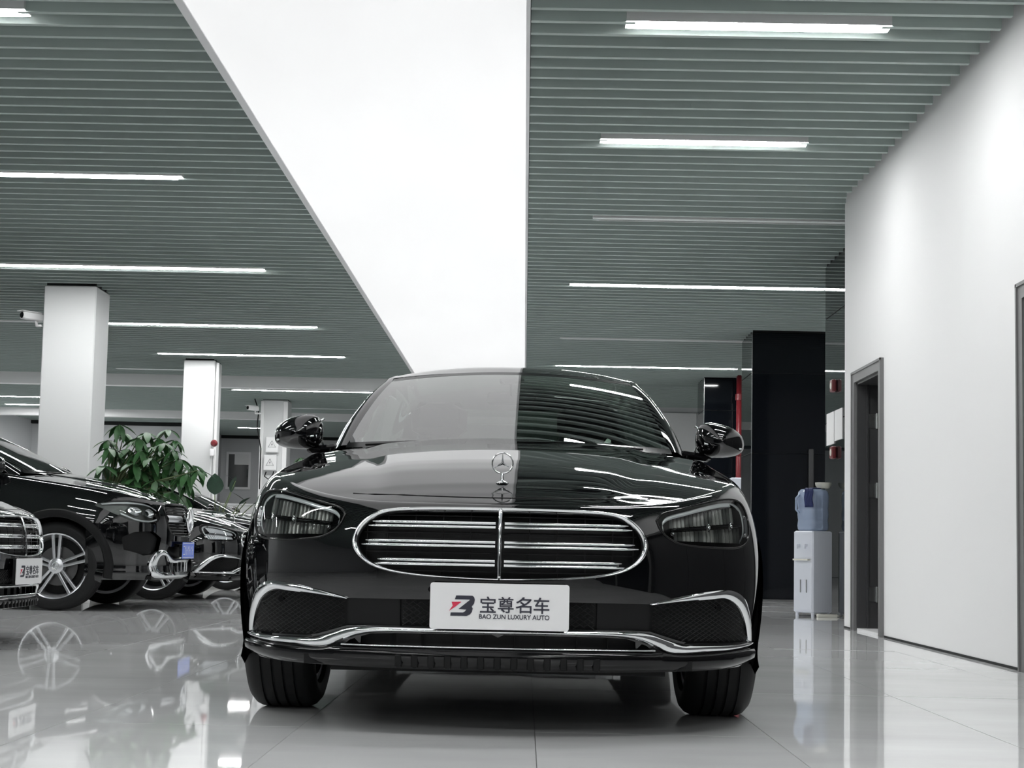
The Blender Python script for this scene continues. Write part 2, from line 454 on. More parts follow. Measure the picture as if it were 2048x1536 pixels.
Rl = [(8.0, .50, 1.94, 1, 'nearest lit strip light in the right bay, top of the photo'),
      (10.35, .48, 1.93, 1, 'second lit strip light in the right bay'),
      (12.85, .54, 3.3, 0, 'unlit grey strip light between the second and third lit ones on the right'),
      (16.1, .44, 3.2, 1, 'long lit strip light ending beside the nearest black glass column'),
      (20.3, .43, 3.2, 0, 'thin unlit strip light reaching the broad black column'),
      (23.3, .44, 3.28, 1, 'farthest lit strip light in the right bay, just above the sedan roof')]
for (y, a, b, lit, lb) in Rl: strip_light(a, b, y, lit, lb, GR)
Ll = [(7.98, -4.24, -2.78, 1, 'lit strip light cut by the top left corner'),
      (11.65, -5.64, -2.76, 1, 'lit strip light at the left edge, upper of the two long ones'),
      (15.6, -5.66, -2.79, 1, 'long lit strip light in front of the camera column top'),
      (19.7, -5.66, -2.80, 1, 'lit strip light starting behind the camera column'),
      (22.8, -5.67, -2.81, 1, 'lit strip light just before the column behind the plant'),
      (19.7, -8.6, -5.9, 0, 'unlit strip light left of the camera column'),
      (24.9, -6.9, -5.75, 0, 'short unlit strip light right of the camera column'),
      (28.0, -5.55, -2.7, 1, 'lit strip light above the switch box column, between the white beams'),
      (31.6, -5.0, -2.2, 0, 'unlit strip light between the switch box column and the sedan roof'),
      (30.2, -12.0, -9.2, 1, 'upper of two far lit strip lights left of the camera column'),
      (32.0, -11.2, -9.2, 1, 'lower of two far lit strip lights left of the camera column'),
      (34.6, -10.6, -9.6, 1, 'short far lit strip light seen right of the camera column'),
      (37.3, -7.2, -6.5, 1, 'farthest short lit strip light beside the switch box column')]
for (y, a, b, lit, lb) in Ll: strip_light(a, b, y, lit, lb, GL)
NR = ['first', 'second', 'third', 'fourth', 'fifth', 'sixth', 'seventh']
for i, y in enumerate((5.6, 3.2, .4, -2.4, -5.2, -8.2, -11.2)):
    strip_light(.5, 1.94, y, 1, 'lit strip light mirrored in the sedan, %s one overhead on the right' % NR[i], 'strip lights over the near right floor')
for i, y in enumerate((4.3, .6, -3.2, -7.0, -11.0)):
    strip_light(-5.66, -2.78, y, 1, 'lit strip light over the near left floor, %s from the cars' % NR[i], 'strip lights over the near left floor')
for i, y in enumerate((8.0, 13.0, 18.0, 23.0)):
    strip_light(-11.2, -8.4, y, 1, 'lit strip light over the rear of the parked row, %s from the front' % NR[i], 'strip lights along the left wall')
for i, y in enumerate((16.0, 22.0)):
    strip_light(4.6, 6.2, y, 1, 'lit strip light in the passage behind the %s black column' % NR[i], 'strip lights in the right passage')

#@@CARS
# ================================================================== CARS
# car-local frame: x across, front towards -y, front axle at y = 0, z up
class Car:
    gy = 0.
    def sh(s, y): return y - s.gy*min(1, max(0, 1-(max(y, .97)-.97)/2.6))
    def __init__(s, root, dz=0., zb=.205, zm=.50, wr=.335, arch=.372, wb=2.94, roofdz=0.):
        s.root = root; s.dz = dz; s.zb = zb; s.zm = zm; s.wr = wr; s.arch = arch; s.wb = wb; s.rdz = dz + roofdz
        Mp = [(0, -.84), (.2, -.834), (.4, -.80), (.56, -.74), (.70, -.645), (.79, -.53), (.853, -.385), (.882, -.2), (.888, .0),
              (.89, .4), (.90, .8), (.91, 1.6), (.905, 2.4), (.90, 2.9), (.89, 3.3), (.84, 3.65), (.68, 3.9), (.38, 4.04), (0, 4.08)]
        Tp = [(0, -.775, .708), (.2, -.765, .709), (.4, -.73, .713), (.53, -.655, .730), (.64, -.55, .757), (.715, -.42, .785), (.765, -.26, .808), (.785, -.06, .835), (.788, .14, .862),
              (.785, .42, .902), (.775, .78, .952), (.775, 1.6, .985), (.775, 2.4, 1.0), (.775, 2.9, 1.01), (.75, 3.3, 1.01), (.70, 3.62, 1.0), (.57, 3.85, .99), (.32, 3.96, .985), (0, 3.99, .985)]
        nz = [0]*0
        # shared parameter: arc length of M at control points
        Mp = np.array(Mp, float); Tp = np.array(Tp, float); Tp[:, 2] += dz
        d = np.r_[0, np.cumsum(np.linalg.norm(np.diff(Mp, axis=0), axis=1))]
        tt = np.r_[np.arange(0, 1.55, .018), np.arange(1.55, d[-1]-1.0, .035), np.linspace(d[-1]-1.0, d[-1], 30)]
        def interp(P):
            K = len(P); m_ = np.zeros_like(P)
            for i in range(K):
                a, b = max(i-1, 0), min(i+1, K-1); m_[i] = (P[b]-P[a])/(d[b]-d[a])
            m_[0][1:] = 0; m_[-1][1:] = 0
            out = []
            for q in tt:
                i = min(max(np.searchsorted(d, q)-1, 0), K-2); h = d[i+1]-d[i]; u = (q-d[i])/h
                out.append((2*u**3-3*u**2+1)*P[i]+(u**3-2*u**2+u)*h*m_[i]+(-2*u**3+3*u**2)*P[i+1]+(u**3-u**2)*h*m_[i+1])
            return np.array(out)
        s.Mo = interp(Mp); s.To = interp(Tp)
        nv = len(tt); tan = np.gradient(s.Mo, axis=0); nrm = np.stack([-tan[:, 1], tan[:, 0]], 1)   # points inward
        nrm /= np.linalg.norm(nrm, axis=1)[:, None]
        nrm[0] = (0, 1); nrm[-1] = (0, -1)
        L = np.linspace(0, 1, 16); U = np.linspace(0, 1, 17)[1:]
        rows = []
        for a in L:     # lower part
            z = s.zb + (zm-s.zb)*a; q = 1-a
            ins = .048*q**2 - .022*math.exp(-((a-.12)/.09)**2)
            # sculpted bumper: soft shelf above the intakes
            rows.append(np.c_[s.Mo + nrm*ins, np.full(nv, z)])
        for a in U:
            th = a*PI/2; k = 1-math.cos(th)
            xy = s.Mo*(1-k)+s.To[:, :2]*k; z = zm+(s.To[:, 2]-zm)*math.sin(th)
            rows.append(np.c_[xy, z])
        R = np.array(rows); R[:, 0, 0] = 0; R[:, -1, 0] = 0
        nr = R.shape[0]; s.nr = nr; s.nv = nv
        V = [tuple(p) for r in R for p in r]; n1 = len(V); idx = {}
        V2 = []; 
        for i in range(nr):
            for j in range(nv):
                if j in (0, nv-1): idx[i, j] = i*nv+j
                else: idx[i, j] = n1+len(V2); p = R[i, j]; V2.append((-p[0], p[1], p[2]))
        s.V = V+V2; F = []
        for i in range(nr-1):
            for j in range(nv-1):
                F.append((i*nv+j, i*nv+j+1, (i+1)*nv+j+1, (i+1)*nv+j))
                F.append((idx[i, j], idx[i+1, j], idx[i+1, j+1], idx[i, j+1]))
        s.F = F
        s.bvh = BVHTree.FromPolygons([Vector(v) for v in s.V], F)
        s.sheets = {}
    def pj(s, x, z, off=0.):
        if abs(x) < 2e-4: x = 2e-4
        h = s.bvh.ray_cast(Vector((x, -3, z)), Vector((0, 1, 0)))
        if h[0] is None or h[0].y > .3:
            h = s.bvh.find_nearest(Vector((x, -.5, z)))
        n = h[1]
        if n.y > 0: n = -n
        return h[0] + n*off
    def split(s, polys):
        """polys: {name: poly in (|x|, z)}; returns face lists; snaps rims to the outlines"""
        V = s.V; lab = []
        for f in s.F:
            cx = sum(V[i][0] for i in f)/4; cy = sum(V[i][1] for i in f)/4; cz = sum(V[i][2] for i in f)/4
            t = None
            if cy < -.22:
                for k, P in polys.items():
                    if inpoly(P, abs(cx), cz): t = k; break
            elif abs(cx) > .5:
                for ya in (0, s.wb):
                    if math.hypot(cy-ya, cz-s.wr) < s.arch: t = 'arch'
            lab.append(t)
        vl = {}
        for f, t in zip(s.F, lab):
            for i in f: vl.setdefault(i, set()).add(t)
        NV = list(V)
        for i, st in vl.items():
            if len(st) < 2: continue
            x, y, z = V[i]
            k = [q for q in st if q][0]
            if k == 'arch':
                ya = 0 if abs(y) < 1 else s.wb; dx, dzz = y-ya, z-s.wr; r = math.hypot(dx, dzz)
                if z <= s.zb+.002: NV[i] = (x, ya+math.copysign(math.sqrt(max(s.arch**2-dzz**2, 0)), dx), z)
                else: NV[i] = (x, ya+dx/r*s.arch, s.wr+dzz/r*s.arch)
            else:
                q = nearpoly(polys[k], abs(x), z); p = s.pj(math.copysign(q[0], x) if abs(x) > 1e-6 else 0, q[1]); NV[i] = tuple(p)
        s.V = NV; s.lab = lab
    def patch(s, key, name, m, off=0., side=0, smooth=True):
        fs = [f for f, t in zip(s.F, s.lab) if t == key and (side == 0 or (sum(s.V[i][0] for i in f) > 0) == (side > 0))]
        ids = sorted({i for f in fs for i in f}); mp = {i: k for k, i in enumerate(ids)}
        vs = [(s.V[i][0], s.V[i][1]+off, s.V[i][2]) for i in ids]
        return mk(name, vs, [tuple(mp[i] for i in f) for f in fs], m, s.root, smooth)

def hood_z(c, x, y, xt, zt):
    zc = .012*min(max((y+.66)/.3, 0), 1) + np.interp(y, [-.80, -.775, -.70, -.62, -.45, -.3, 0, .3, .6, .8, 1.1], [.700, .711, .744, .774, .820, .854, .908, .950, .985, 1.008, 1.02]) + c.dz
    s_ = min(abs(x)/max(xt, 1e-4), 1)
    z = zt + (zc-zt)*(1-s_**1.9)
    xr = .34+.20*min(max((y+.75)/1.5, 0), 1)
    k = 1/(1+math.exp((abs(x)-xr)/.018))
    amt = .008*min(max((y+.72)/.25, 0), 1)
    return z + amt*k - amt*.5*math.exp(-((abs(x)-xr-.05)/.04)**2)

def body(c, cladding=False):
    r = c.root
    keep = [f for f, t in zip(c.F, c.lab) if t is None]
    ids = sorted({i for f in keep for i in f}); mp = {i: k for k, i in enumerate(ids)}
    mk('body_shell', [c.V[i] for i in ids], [tuple(mp[i] for i in f) for f in keep], M['paint'], r, True, 40)
    # hood
    def deck(jset, zf, name):
        G = []
        for j in jset:
            x, y, z = c.To[j]; G.append([(u*x, y, zf(u*x, y, x, z)) for u in np.linspace(-1, 1, 61)])
        MB().grid(G).build(name, M['paint'], r, True)
    js = [j for j in range(c.nv) if c.To[j][1] < c.sh(.98)+.02 and c.To[j][0] > -1 and j < c.nv//2]
    deck(js, lambda x, y, xt, zt: hood_z(c, x, y, xt, zt), 'hood')
    # hood seams
    sm = MB()
    def hz(x, y):
        k = np.argmin(np.abs(c.To[:c.nv//2, 1]-y)); xt, _, zt = c.To[k]; return hood_z(c, x, y, max(xt, abs(x)+.001), zt)
    nose = [(x, -.735+.10*(x/.52)**2*1.0) for x in np.linspace(-.47, .47, 41)]
    sm.tube([(x, y, hz(x, y)+.0002) for x, y in nose], .0018, 6)
    sm.build('panel_seam', M['plastic'], r, True)
    js = [j for j in range(c.nv//2, c.nv) if c.To[j][1] > 3.3]
    deck(js, lambda x, y, xt, zt: zt+.035*(1-min(abs(x)/max(xt, 1e-4), 1)**2), 'trunk_lid')
    # underside
    z0 = c.zb+.002
    MB().box(-.60, .60, -.72, c.wb+.95, z0, z0+.03).build('underbody', M['plastic'], r)
    MB().box(-.60, .60, -.40, .40, z0+.03, .62+c.dz*.6).box(-.60, .60, c.wb-.42, c.wb+.42, z0+.03, .70+c.dz*.6)\
        .box(-.86, .86, .45, c.wb-.45, z0, z0+.03).build('wheel_well', M['plastic'], r)
    ln = MB()
    for ya in (0, c.wb):
        for sg in (-1, 1):
            G = []
            for a in np.linspace(-.18, PI+.18, 28):
                y, z = ya+c.arch*1.0*math.cos(a), c.wr+c.arch*math.sin(a)
                G.append([(sg*.58, y, z), (sg*.835, y, z)])
            ln.grid(G)
    ln.build('arch_liner', M['plastic'], r, True)
    if cladding:
        cl = MB()
        for ya in (0, c.wb):
            for sg in (-1, 1):
                G = []
                for a in np.linspace(-.22, PI+.22, 36):
                    row = []
                    for (ra, ox) in ((c.arch-.004, -.03), (c.arch-.004, .012), (c.arch+.012, .018), (c.arch+.055, .016), (c.arch+.066, -.004)):
                        y, z = ya+ra*math.cos(a), c.wr+ra*math.sin(a)
                        h = c.bvh.ray_cast(Vector((sg*3, y, max(z, c.zb+.01))), Vector((-sg, 0, 0)))
                        x = (h[0].x if h[0] else sg*.9); row.append((x+sg*ox, y, z))
                    G.append(row)
                cl.grid(G)
        cl.build('arch_cladding', M['plastic'], r, True)
        sk = MB()
        for sg in (-1, 1):
            sk.box(min(sg*.88, sg*.935), max(sg*.88, sg*.935), .5, c.wb-.5, c.zb-.01, c.zb+.10, bev=.015)
        sk.build('sill_cladding', M['plastic'], r)
    # ---------------- greenhouse
    dz, q = c.dz, c.rdz; sh = c.sh; zl = -.08 if c.gy else 0
    rail = [(.745, .97, .975+dz), (.712, 1.22, 1.13+(dz+q)/2), (.652, 1.55, 1.288+q), (.604, 1.80, 1.370+q), (.594, 2.2, 1.424+q), (.588, 2.7, 1.425+q),
            (.575, 3.05, 1.38+q), (.61, 3.4, 1.25+q*.8), (.66, 3.72, 1.055+dz)]
    rail = [(a_, sh(b_), c_+(zl if k_ < 2 else 0)*(1 if k_ == 0 else .5)) for k_, (a_, b_, c_) in enumerate(rail)]
    RL = crom(rail, 61)
    belt = crom([(.772, 1.0, .957+dz), (.775, 1.5, .978+dz), (.772, 2.4, .998+dz), (.765, 3.2, 1.01+dz), (.74, 3.72, 1.005+dz)], 61)
    belt = np.array([(a_, sh(b_), c_+zl*max(0, 1-k_/25)) for k_, (a_, b_, c_) in enumerate(belt)])
    cowl = lambda t: np.array((.69*t, sh(.98)-.21*(1-t*t), .998+dz+zl*.8+.006*(1-t*t)))
    head = lambda t: np.array((.568*t, sh(1.775)-.07*(1-t*t), 1.370+q+.036*(1-t*t)))
    G = []
    for t in np.linspace(-1, 1, 41):
        G.append([tuple(cowl(t)*(1-u)+head(t)*u + np.array((0, -.03, .04))*(4*u*(1-u))*.6) for u in np.linspace(0, 1, 17)])
    MB().grid([row[::-1] for row in G]).build('windshield', M['glass'], r, True)
    # black frit band and wipers at the cowl
    cw = MB()
    cw.grid([[tuple(cowl(t)*(1-u)+head(t)*u+np.array((0, -.034, .042))*(4*u*(1-u))*.6+np.array((0, -.004, .002))) for u in (-.03, .0, .022)] for t in np.linspace(-1, 1, 41)])
    cw.grid([[tuple(cowl(t)*(1-u)+head(t)*u+np.array((0, -.004, .004))) for u in (.965, .985, 1.0)] for t in np.linspace(-1, 1, 41)])
    cw.build('windshield_edge', M['gloss_black'], r, True)
    wp_ = MB()
    for x0, x1, dy in ((-.60, .05, -.03), (.02, .56, -.05)):
        pts = [tuple(cowl(x/.69)+np.array((0, dy-.01, -.004+.004*math.sin(PI*(x-x0)/(x1-x0))))) for x in np.linspace(x0, x1, 12)]
        wp_.tube(pts, .005, 6)
    wp_.build('wiper', M['plastic'], r, True)
    roofc = np.array([(0, 1.705, 1.407+q), (0, 1.9, 1.458+q), (0, 2.2, 1.478+q), (0, 2.6, 1.473+q), (0, 3.0, 1.42+q), (0, 3.2, 1.365+q)])
    roofc = np.array([(0, sh(b_), c_) for a_, b_, c_ in roofc]); RC = crom(roofc, 30)
    s0 = 10; s1 = 46
    while RL[s0][1] < sh(1.775): s0 += 1
    s1 = s0
    while RL[s1+1][1] < 3.2: s1 += 1
    side = RL[s0:s1+1]
    G = []
    for k in range(30):
        a = k/29*(len(side)-1); i = min(int(a), len(side)-2); e = side[i]*(1-(a-i))+side[i+1]*(a-i)
        xe = e[0]-.03; row = []
        for u in np.linspace(-1, 1, 31):
            au = abs(u); z = e[2]+.012+(RC[k][2]-e[2]-.012)*(1-au**2.4); y = RC[k][1]+(e[1]-RC[k][1])*au**2
            row.append((u*xe, y, z))
        G.append(row)
    MB().grid(G).build('roof_panel', M['paint'], r, True)
    # pillars + roof rails: closed painted ribbon between windshield edge / roof edge and side glass
    pl = MB()
    for sg in (-1, 1):
        G = []
        for i, p in enumerate(RL):
            # inner edge: windshield side, then roof edge, then rear glass
            if p[1] < RL[s0][1]:
                u = (p[1]-RL[0][1])/(RL[s0][1]-RL[0][1]); inn = cowl(1)*(1-u)+head(1)*u+np.array((0, -.03, .04))*(4*u*(1-u))*.6
            else: inn = np.array((p[0]-.032, p[1], p[2]+.010))
            out = np.array((p[0]+.020, p[1]+.02, p[2]-.035))
            mid = (inn+out)/2+np.array((.006, -.01, .016))
            row = []
            for u in np.linspace(0, 1, 7):
                b = inn*(1-u)**2+2*u*(1-u)*(mid*2-(inn+out)/2)+out*u*u; row.append((sg*b[0], b[1], b[2]))
            row += [(sg*(out[0]-.03), out[1], out[2]), (sg*(inn[0]-.01), inn[1]+.01, inn[2]-.03)]
            G.append(row)
        pl.grid(G)
    pl.build('roof_pillar', M['paint'], r, True, 50)
    # side glass and B / C posts
    for sg in (-1, 1):
        G = []
        for i in range(61):
            a = np.array(RL[i]); b = np.array(belt[i]); a = a+np.array((.008, .02, -.03))
            G.append([(sg*(b[0]-.02)*(1-u)+sg*a[0]*u, b[1]*(1-u)+a[1]*u, (b[2])*(1-u)+a[2]*u) for u in np.linspace(0, 1, 7)])
        MB().grid(G).build('side_window', M['darkglass'], r, True)
        pb = MB()
        for i0 in (28, 45):
            G2 = [[(sg*(abs(p[0])+.006), p[1], p[2]) for p in G[i]] for i in (i0, i0+1, i0+2)]
            pb.grid(G2)
        pb.build('window_post', M['gloss_black'], r)
        tr_ = MB(); tr_.tube([(sg*(p[0]-.006), p[1], p[2]+.006) for p in belt], .007, 6)
        tr_.build('window_trim', M['chrome'], r, True)
    # rear window
    hb = lambda t: np.array((.53*t, 3.2, 1.352+q+.015*(1-t*t))); bb = lambda t: np.array((.63*t, 3.74, 1.03+dz+.02*(1-t*t)))
    MB().grid([[tuple(hb(t)*(1-u)+bb(t)*u) for u in np.linspace(0, 1, 8)] for t in np.linspace(-1, 1, 21)]).build('rear_window', M['glass'], r, True)
    # ---------------- interior
    it = MB(); it.box(-.70, .70, sh(1.0)+.02, 1.35, .80+dz, .985+dz, bev=.03).box(-.74, .74, .6, 3.4, .25+dz, .32+dz)
    it.box(-.70, .70, 3.30, 3.7, .6+dz, .98+dz, bev=.02)
    it.build('dashboard', M['interior'], r)
    for sx in (-.37, .37):
        st = MB(); T = Matrix.Translation((sx, 2.05, .45+dz)) @ Matrix.Rotation(math.radians(-14), 4, 'X')
        st.box(-.26, .26, -.07, .07, 0, .68, T, bev=.05).box(-.26, .26, -.5, .0, -.12, .06, T, bev=.04)
        so_ = st.build('seat', M['seat'], r)
        hd_ = MB().box(-.14, .14, -.05, .05, .70, .88, T, bev=.04)
        for xx in (-.05, .05): hd_.tube([T @ Vector((xx, 0, .62)), T @ Vector((xx, 0, .75))], .008, 6)
        hd_.build('headrest', M['seat'], so_)
    T = Matrix.Translation((0, 3.0, .45+dz)) @ Matrix.Rotation(math.radians(-18), 4, 'X')
    so_ = MB().box(-.64, .64, -.07, .07, 0, .60, T, bev=.05).build('rear_bench', M['seat'], r)
    for sx in (-.38, .38): MB().box(sx-.13, sx+.13, -.05, .05, .60, .74, T, bev=.04).build('headrest', M['seat'], so_)
    sw = MB(); T = Matrix.Translation((.37, 1.48, .955+dz)) @ Matrix.Rotation(math.radians(68), 4, 'X')
    sw.tube([T @ Vector((.185*math.cos(a), .185*math.sin(a), 0)) for a in np.linspace(0, 2*PI, 33)[:-1]], .016, 8, closed=True)
    sw.tube([T @ Vector((-.18, 0, 0)), T @ Vector((.18, 0, 0))], .02, 8); sw.tube([T @ Vector((0, 0, 0)), T @ Vector((0, -.18, 0))], .02, 8)
    sw.build('steering_wheel', M['seat'], r, True)
    mr = MB(); mr.box(-.12, .12, 1.86, 1.885, 1.27+q, 1.33+q, bev=.01).tube([(0, 1.865, 1.32+q), (0, 1.80, 1.385+q)], .012, 6)
    mr.box(-.06, .06, 1.77, 1.86, 1.365+q, 1.395+q, bev=.01)
    mr.build('rear_view_mirror', M['interior'], r)
    # ---------------- door mirrors
    for sg in (-1, 1):
        G = []; cx, cy, cz = sg*.905, 1.02, 1.045+dz; my = sh(1.02)-1.02+(.1 if c.gy else 0)
        for i in range(21):
            a = -PI/2+PI*i/20; row = []
            for k in range(24):
                b = 2*PI*k/24; ca, sa = math.cos(a), math.sin(a)
                ex = abs(ca)**.75; X = ex*math.copysign(abs(math.cos(b))**.72, math.cos(b)); Z = ex*math.copysign(abs(math.sin(b))**.80, math.sin(b)); Y = sa
                sx = X*sg   # outward positive
                # taper: outer end lower, flatter underside
                zz = Z*(.072-.015*sx)+.006*Z*Z - .010*sx
                yy = (Y*.085 if Y < 0 else Y*.02)+.022*X*X
                row.append((cx+X*.105, cy+yy, cz+zz))
            row.append(row[0]); G.append(row)
        mm_ = MB().grid(G).build('door_mirror', M['paint'], r, True); mm_.location.y = my; mm_.location.z = zl
        MB().tube([(sg*.80, 1.04, cz-.045), (sg*.83, 1.045, cz+.05), (sg*.80, 1.05, cz+.07)], .005, 6).build('mirror_edge', M['chrome'], mm_, True)
        am = MB(); T = Matrix.Translation((sg*.80, 1.06, .985+dz)) @ Matrix.Rotation(sg*.12, 4, 'Y'); am.box(-.07, .07, -.035, .035, -.016, .016, T, bev=.012)
        am.build('mirror_arm', M['gloss_black'], mm_)
        MB().tube([(sg*(.93-.1), .955, cz-.012), (sg*.99, .975, cz-.03)], .004, 6).build('turn_lamp', M['lightlens'], mm_, True)
    # door handles + door seams
    hd = MB()
    for sg in (-1, 1):
        for y in (1.72, 2.78):
            h = c.bvh.ray_cast(Vector((sg*3, y, .83+dz)), Vector((-sg, 0, 0))); x = h[0].x if h[0] else sg*.86
            hd.tube([(x, y-.1, .83+dz), (x+sg*.03, y-.07, .832+dz), (x+sg*.03, y+.07, .834+dz), (x, y+.1, .834+dz)], .011, 8)
    hd.build('door_handle', M['paint'], r, True)
    ds = MB()
    for sg in (-1, 1):
        for y in ((.84 if not c.gy else .46), 2.0, 3.02 if c.wb > 2.9 else 2.9):
            pts = []
            for z in np.linspace(c.zb+.1, .95+dz, 14):
                yy = y+(.0 if y < 2.5 else -.45*max(0, (.62-z))/.4)
                h = c.bvh.ray_cast(Vector((sg*3, yy, z)), Vector((-sg, 0, 0)))
                if h[0]: pts.append((h[0].x, yy, z))
            ds.tube(pts, .0025, 5)
    ds.build('door_seam', M['plastic'], r, True)

def wheels(c, style, w=.234):
    R = c.wr; rr_ = R-.095
    prof = []
    hw = w/2
    side = [(hw-.03, rr_), (hw-.006, rr_+.012), (hw+.004, rr_+.045), (hw-.002, R-.028), (hw-.018, R-.010), (hw-.035, R-.002)]
    tread = []
    for g in (.055, .018, -.018, -.055):
        tread += [(g+.005, R), (g+.004, R-.009), (g-.004, R-.009), (g-.005, R)]
    prof = side + tread + [(-a, b) for a, b in reversed(side)]
    base = None; cnt = 0
    for (sx, y) in ((-1, 0), (1, 0), (-1, c.wb), (1, c.wb)):
        cx = sx*(.868-hw)
        if base is None:
            t = MB().lathe(prof, 64).build('tyre', M['rubber'], c.root, True, 35)
            rim = MB()
            rim.lathe([(-hw+.02, rr_+.004), (-hw+.02, rr_-.02), (-.04, rr_-.035), (.06, rr_-.03), (hw-.03, rr_-.014), (hw-.018, rr_-.008), (hw-.014, rr_+.002), (hw-.024, rr_+.006)], 56)
            rim.build('rim', M['satin'], t, True, 40)
            MB().lathe([(.0, .0), (.0, .16), (.012, .16), (.012, .07), (.03, .07), (.03, 0)], 40).build('brake_disc', M['disc'], t, True, 30)
            MB().lathe([(-.02, 0), (-.02, rr_-.03)], 40).build('rim_barrel', M['plastic'], t)
            hub = MB(); hub.lathe([(hw-.075, .075), (hw-.045, .062), (hw-.036, .04), (hw-.034, .0)], 30).build('hub_cap', M['satin'], t, True, 40)
            st_ = MB()
            star3(st_, (hw-.033, 0, 0), .028, .0035, 'x'); st_.build('hub_emblem', M['chrome'], t, True)
            ns = 5
            for k in range(ns):
                a0 = 2*PI*k/ns+PI/2
                for da in ((-.105, .105) if style == 'double' else (0,)):
                    sp = MB(); a = a0; L0, L1 = .045, rr_-.01
                    def P(r_, off, h): return (h, r_*math.cos(a)-off*math.sin(a), r_*math.sin(a)+off*math.cos(a))
                    o0 = math.copysign(.016, da) if da else 0; o1 = math.copysign(.030, da) if da else 0
                    w0, w1 = (.011, .012) if da else (.03, .04)
                    v = []
                    for (r_, o_, ww, h0) in ((L0, o0, w0, hw-.045), ((L0+L1)/2, (o0+o1)/2, w0, hw-.034), (L1, o1, w1, hw-.026)):
                        v += [P(r_, o_-ww, h0-.035), P(r_, o_-ww, h0-.004), P(r_, o_-ww*.5, h0), P(r_, o_+ww*.5, h0), P(r_, o_+ww, h0-.004), P(r_, o_+ww, h0-.035)]
                    f = []
                    for q in (0, 1):
                        for i in range(6): j = (i+1) % 6; f.append((q*6+i, q*6+j, q*6+6+j, q*6+6+i))
                    sp.add(v, f).build('spoke', M['satin'], t)
            base = t; t.location = (cx, y, R)
            if sx < 0: t.rotation_euler = (0, 0, PI)
        else:
            index_kids()
            t = copy_tree(base, c.root); t.location = (cx, y, R); t.rotation_euler = (0.3*y, 0, PI if sx < 0 else 0)

def star3(mb, cpt, R, r, axis='y', solid=False):
    c_ = Vector(cpt)
    def P(a, rad, d=0):
        if axis == 'y': return c_+Vector((rad*math.sin(a), d, rad*math.cos(a)))
        return c_+Vector((d, rad*math.sin(a), rad*math.cos(a)))
    mb.tube([P(a, R) for a in np.linspace(0, 2*PI, 41)[:-1]], r, 8, closed=True)
    for k in range(3):
        a = 2*PI*k/3
        w_ = R*.14
        v = [P(a, R), P(a+PI/2, w_)if 0 else P(a+PI/3, w_), P(a-PI/3, w_), P(0, 0, -r*1.6), P(0, 0, r*1.6)]
        mb.add(v, [(0, 1, 3), (0, 3, 2), (0, 4, 1), (0, 2, 4)])

def ribbon(c, A, B, name, m, off=.004, bulge=.010, n=60, sides=(1, -1), k=7, parent=None, back=.012, yshift=0):
    """solid band laid on the front between outlines A and B, given in (|x|, z)"""
    A2 = crom(A, n); B2 = crom(B, n); out = []
    mb = MB()
    for sg in sides:
        G = []
        for a, b in zip(A2, B2):
            row = []
            for u in np.linspace(0, 1, k):
                q = a*(1-u)+b*u; p = c.pj(sg*q[0], q[1], off+bulge*math.sin(PI*u)); row.append((p.x, p.y+yshift, p.z))
            e0 = c.pj(sg*a[0], a[1], -back); e1 = c.pj(sg*b[0], b[1], -back)
            G.append([(e0.x, e0.y+yshift, e0.z)]+row+[(e1.x, e1.y+yshift, e1.z)])
        mb.grid(G)
    o = mb.build(name, m, parent or c.root, True, 60)
    import bmesh
    bm = bmesh.new(); bm.from_mesh(o.data); bmesh.ops.remove_doubles(bm, verts=bm.verts, dist=.0008); bmesh.ops.recalc_face_normals(bm, faces=bm.faces); bm.to_mesh(o.data); bm.free(); return o

def lattice(c, P, name, m, pitch=.0135, depth=.012, r=.0014, ang=32, parent=None):
    mb = MB(); xs = [p[0] for p in P]; zs = [p[1] for p in P]
    x0, x1, z0, z1 = min(xs), max(xs), min(zs), max(zs)
    for sg in (-1, 1):
        for d in (-1, 1):
            t = math.tan(math.radians(ang))*d; b0 = z0-max(0, t*(x1))-.0; 
            lo = min(z0-t*x0, z0-t*x1); hi = max(z1-t*x0, z1-t*x1); b = lo
            while b < hi:
                seg = []
                for x in np.linspace(x0, x1, 34):
                    z = t*x+b
                    if z0 <= z <= z1 and inpoly(P, x, z):
                        p = c.pj(sg*x, z, 0); seg.append((p.x, p.y+depth, p.z))
                    else:
                        if len(seg) > 1: mb.tube(seg, r, 4)
                        seg = []
                if len(seg) > 1: mb.tube(seg, r, 4)
                b += pitch
    o = mb.build(name, m, parent or c.root); o['kind'] = 'stuff'; return o

def plate_writing(par, T, face_y):
    """logo and lettering of the dealer plate; plate spans x -.21..+.21, z -.07..+.07 at y = face_y"""
    k = .0002167
    def L(p): return ((p[0]-1000)*k, (380-p[1])*k)
    dark = [(395, 235), (620, 235), (645, 252), (657, 290), (648, 340), (615, 385), (630, 412), (618, 462), (590, 495), (545, 515), (320, 515), (325, 470), (495, 468), (522, 452), (540, 428), (430, 422), (592, 290), (380, 288)]
    red = [(335, 325), (470, 322), (385, 392), (300, 450), (352, 375)]
    MB().prism([L(p) for p in dark], face_y-.0012, face_y, 'y', T).build('logo', M['ink'], par)
    MB().prism([L(p) for p in red], face_y-.0012, face_y, 'y', T).build('logo_flash', M['red'], par)
    B = T @ Matrix.Translation((0, face_y-.0006, 0)) @ Matrix.Rotation(PI/2, 4, 'X')
    for i, ch in enumerate('宝尊名车'):
        x = (730+i*247-1000)*k
        text_mesh(ch, .05, 'character', M['ink'], par, B @ Matrix.Translation((x, (380-465)*k, 0)), .0006, .0011, fit=(215*k, 218*k))
    text_mesh('BAO ZUN LUXURY AUTO', .02, 'lettering', M['ink'], par, B @ Matrix.Translation(((720-1000)*k, (380-550)*k, 0)), .0005, .0005, fit=(970*k, 62*k))

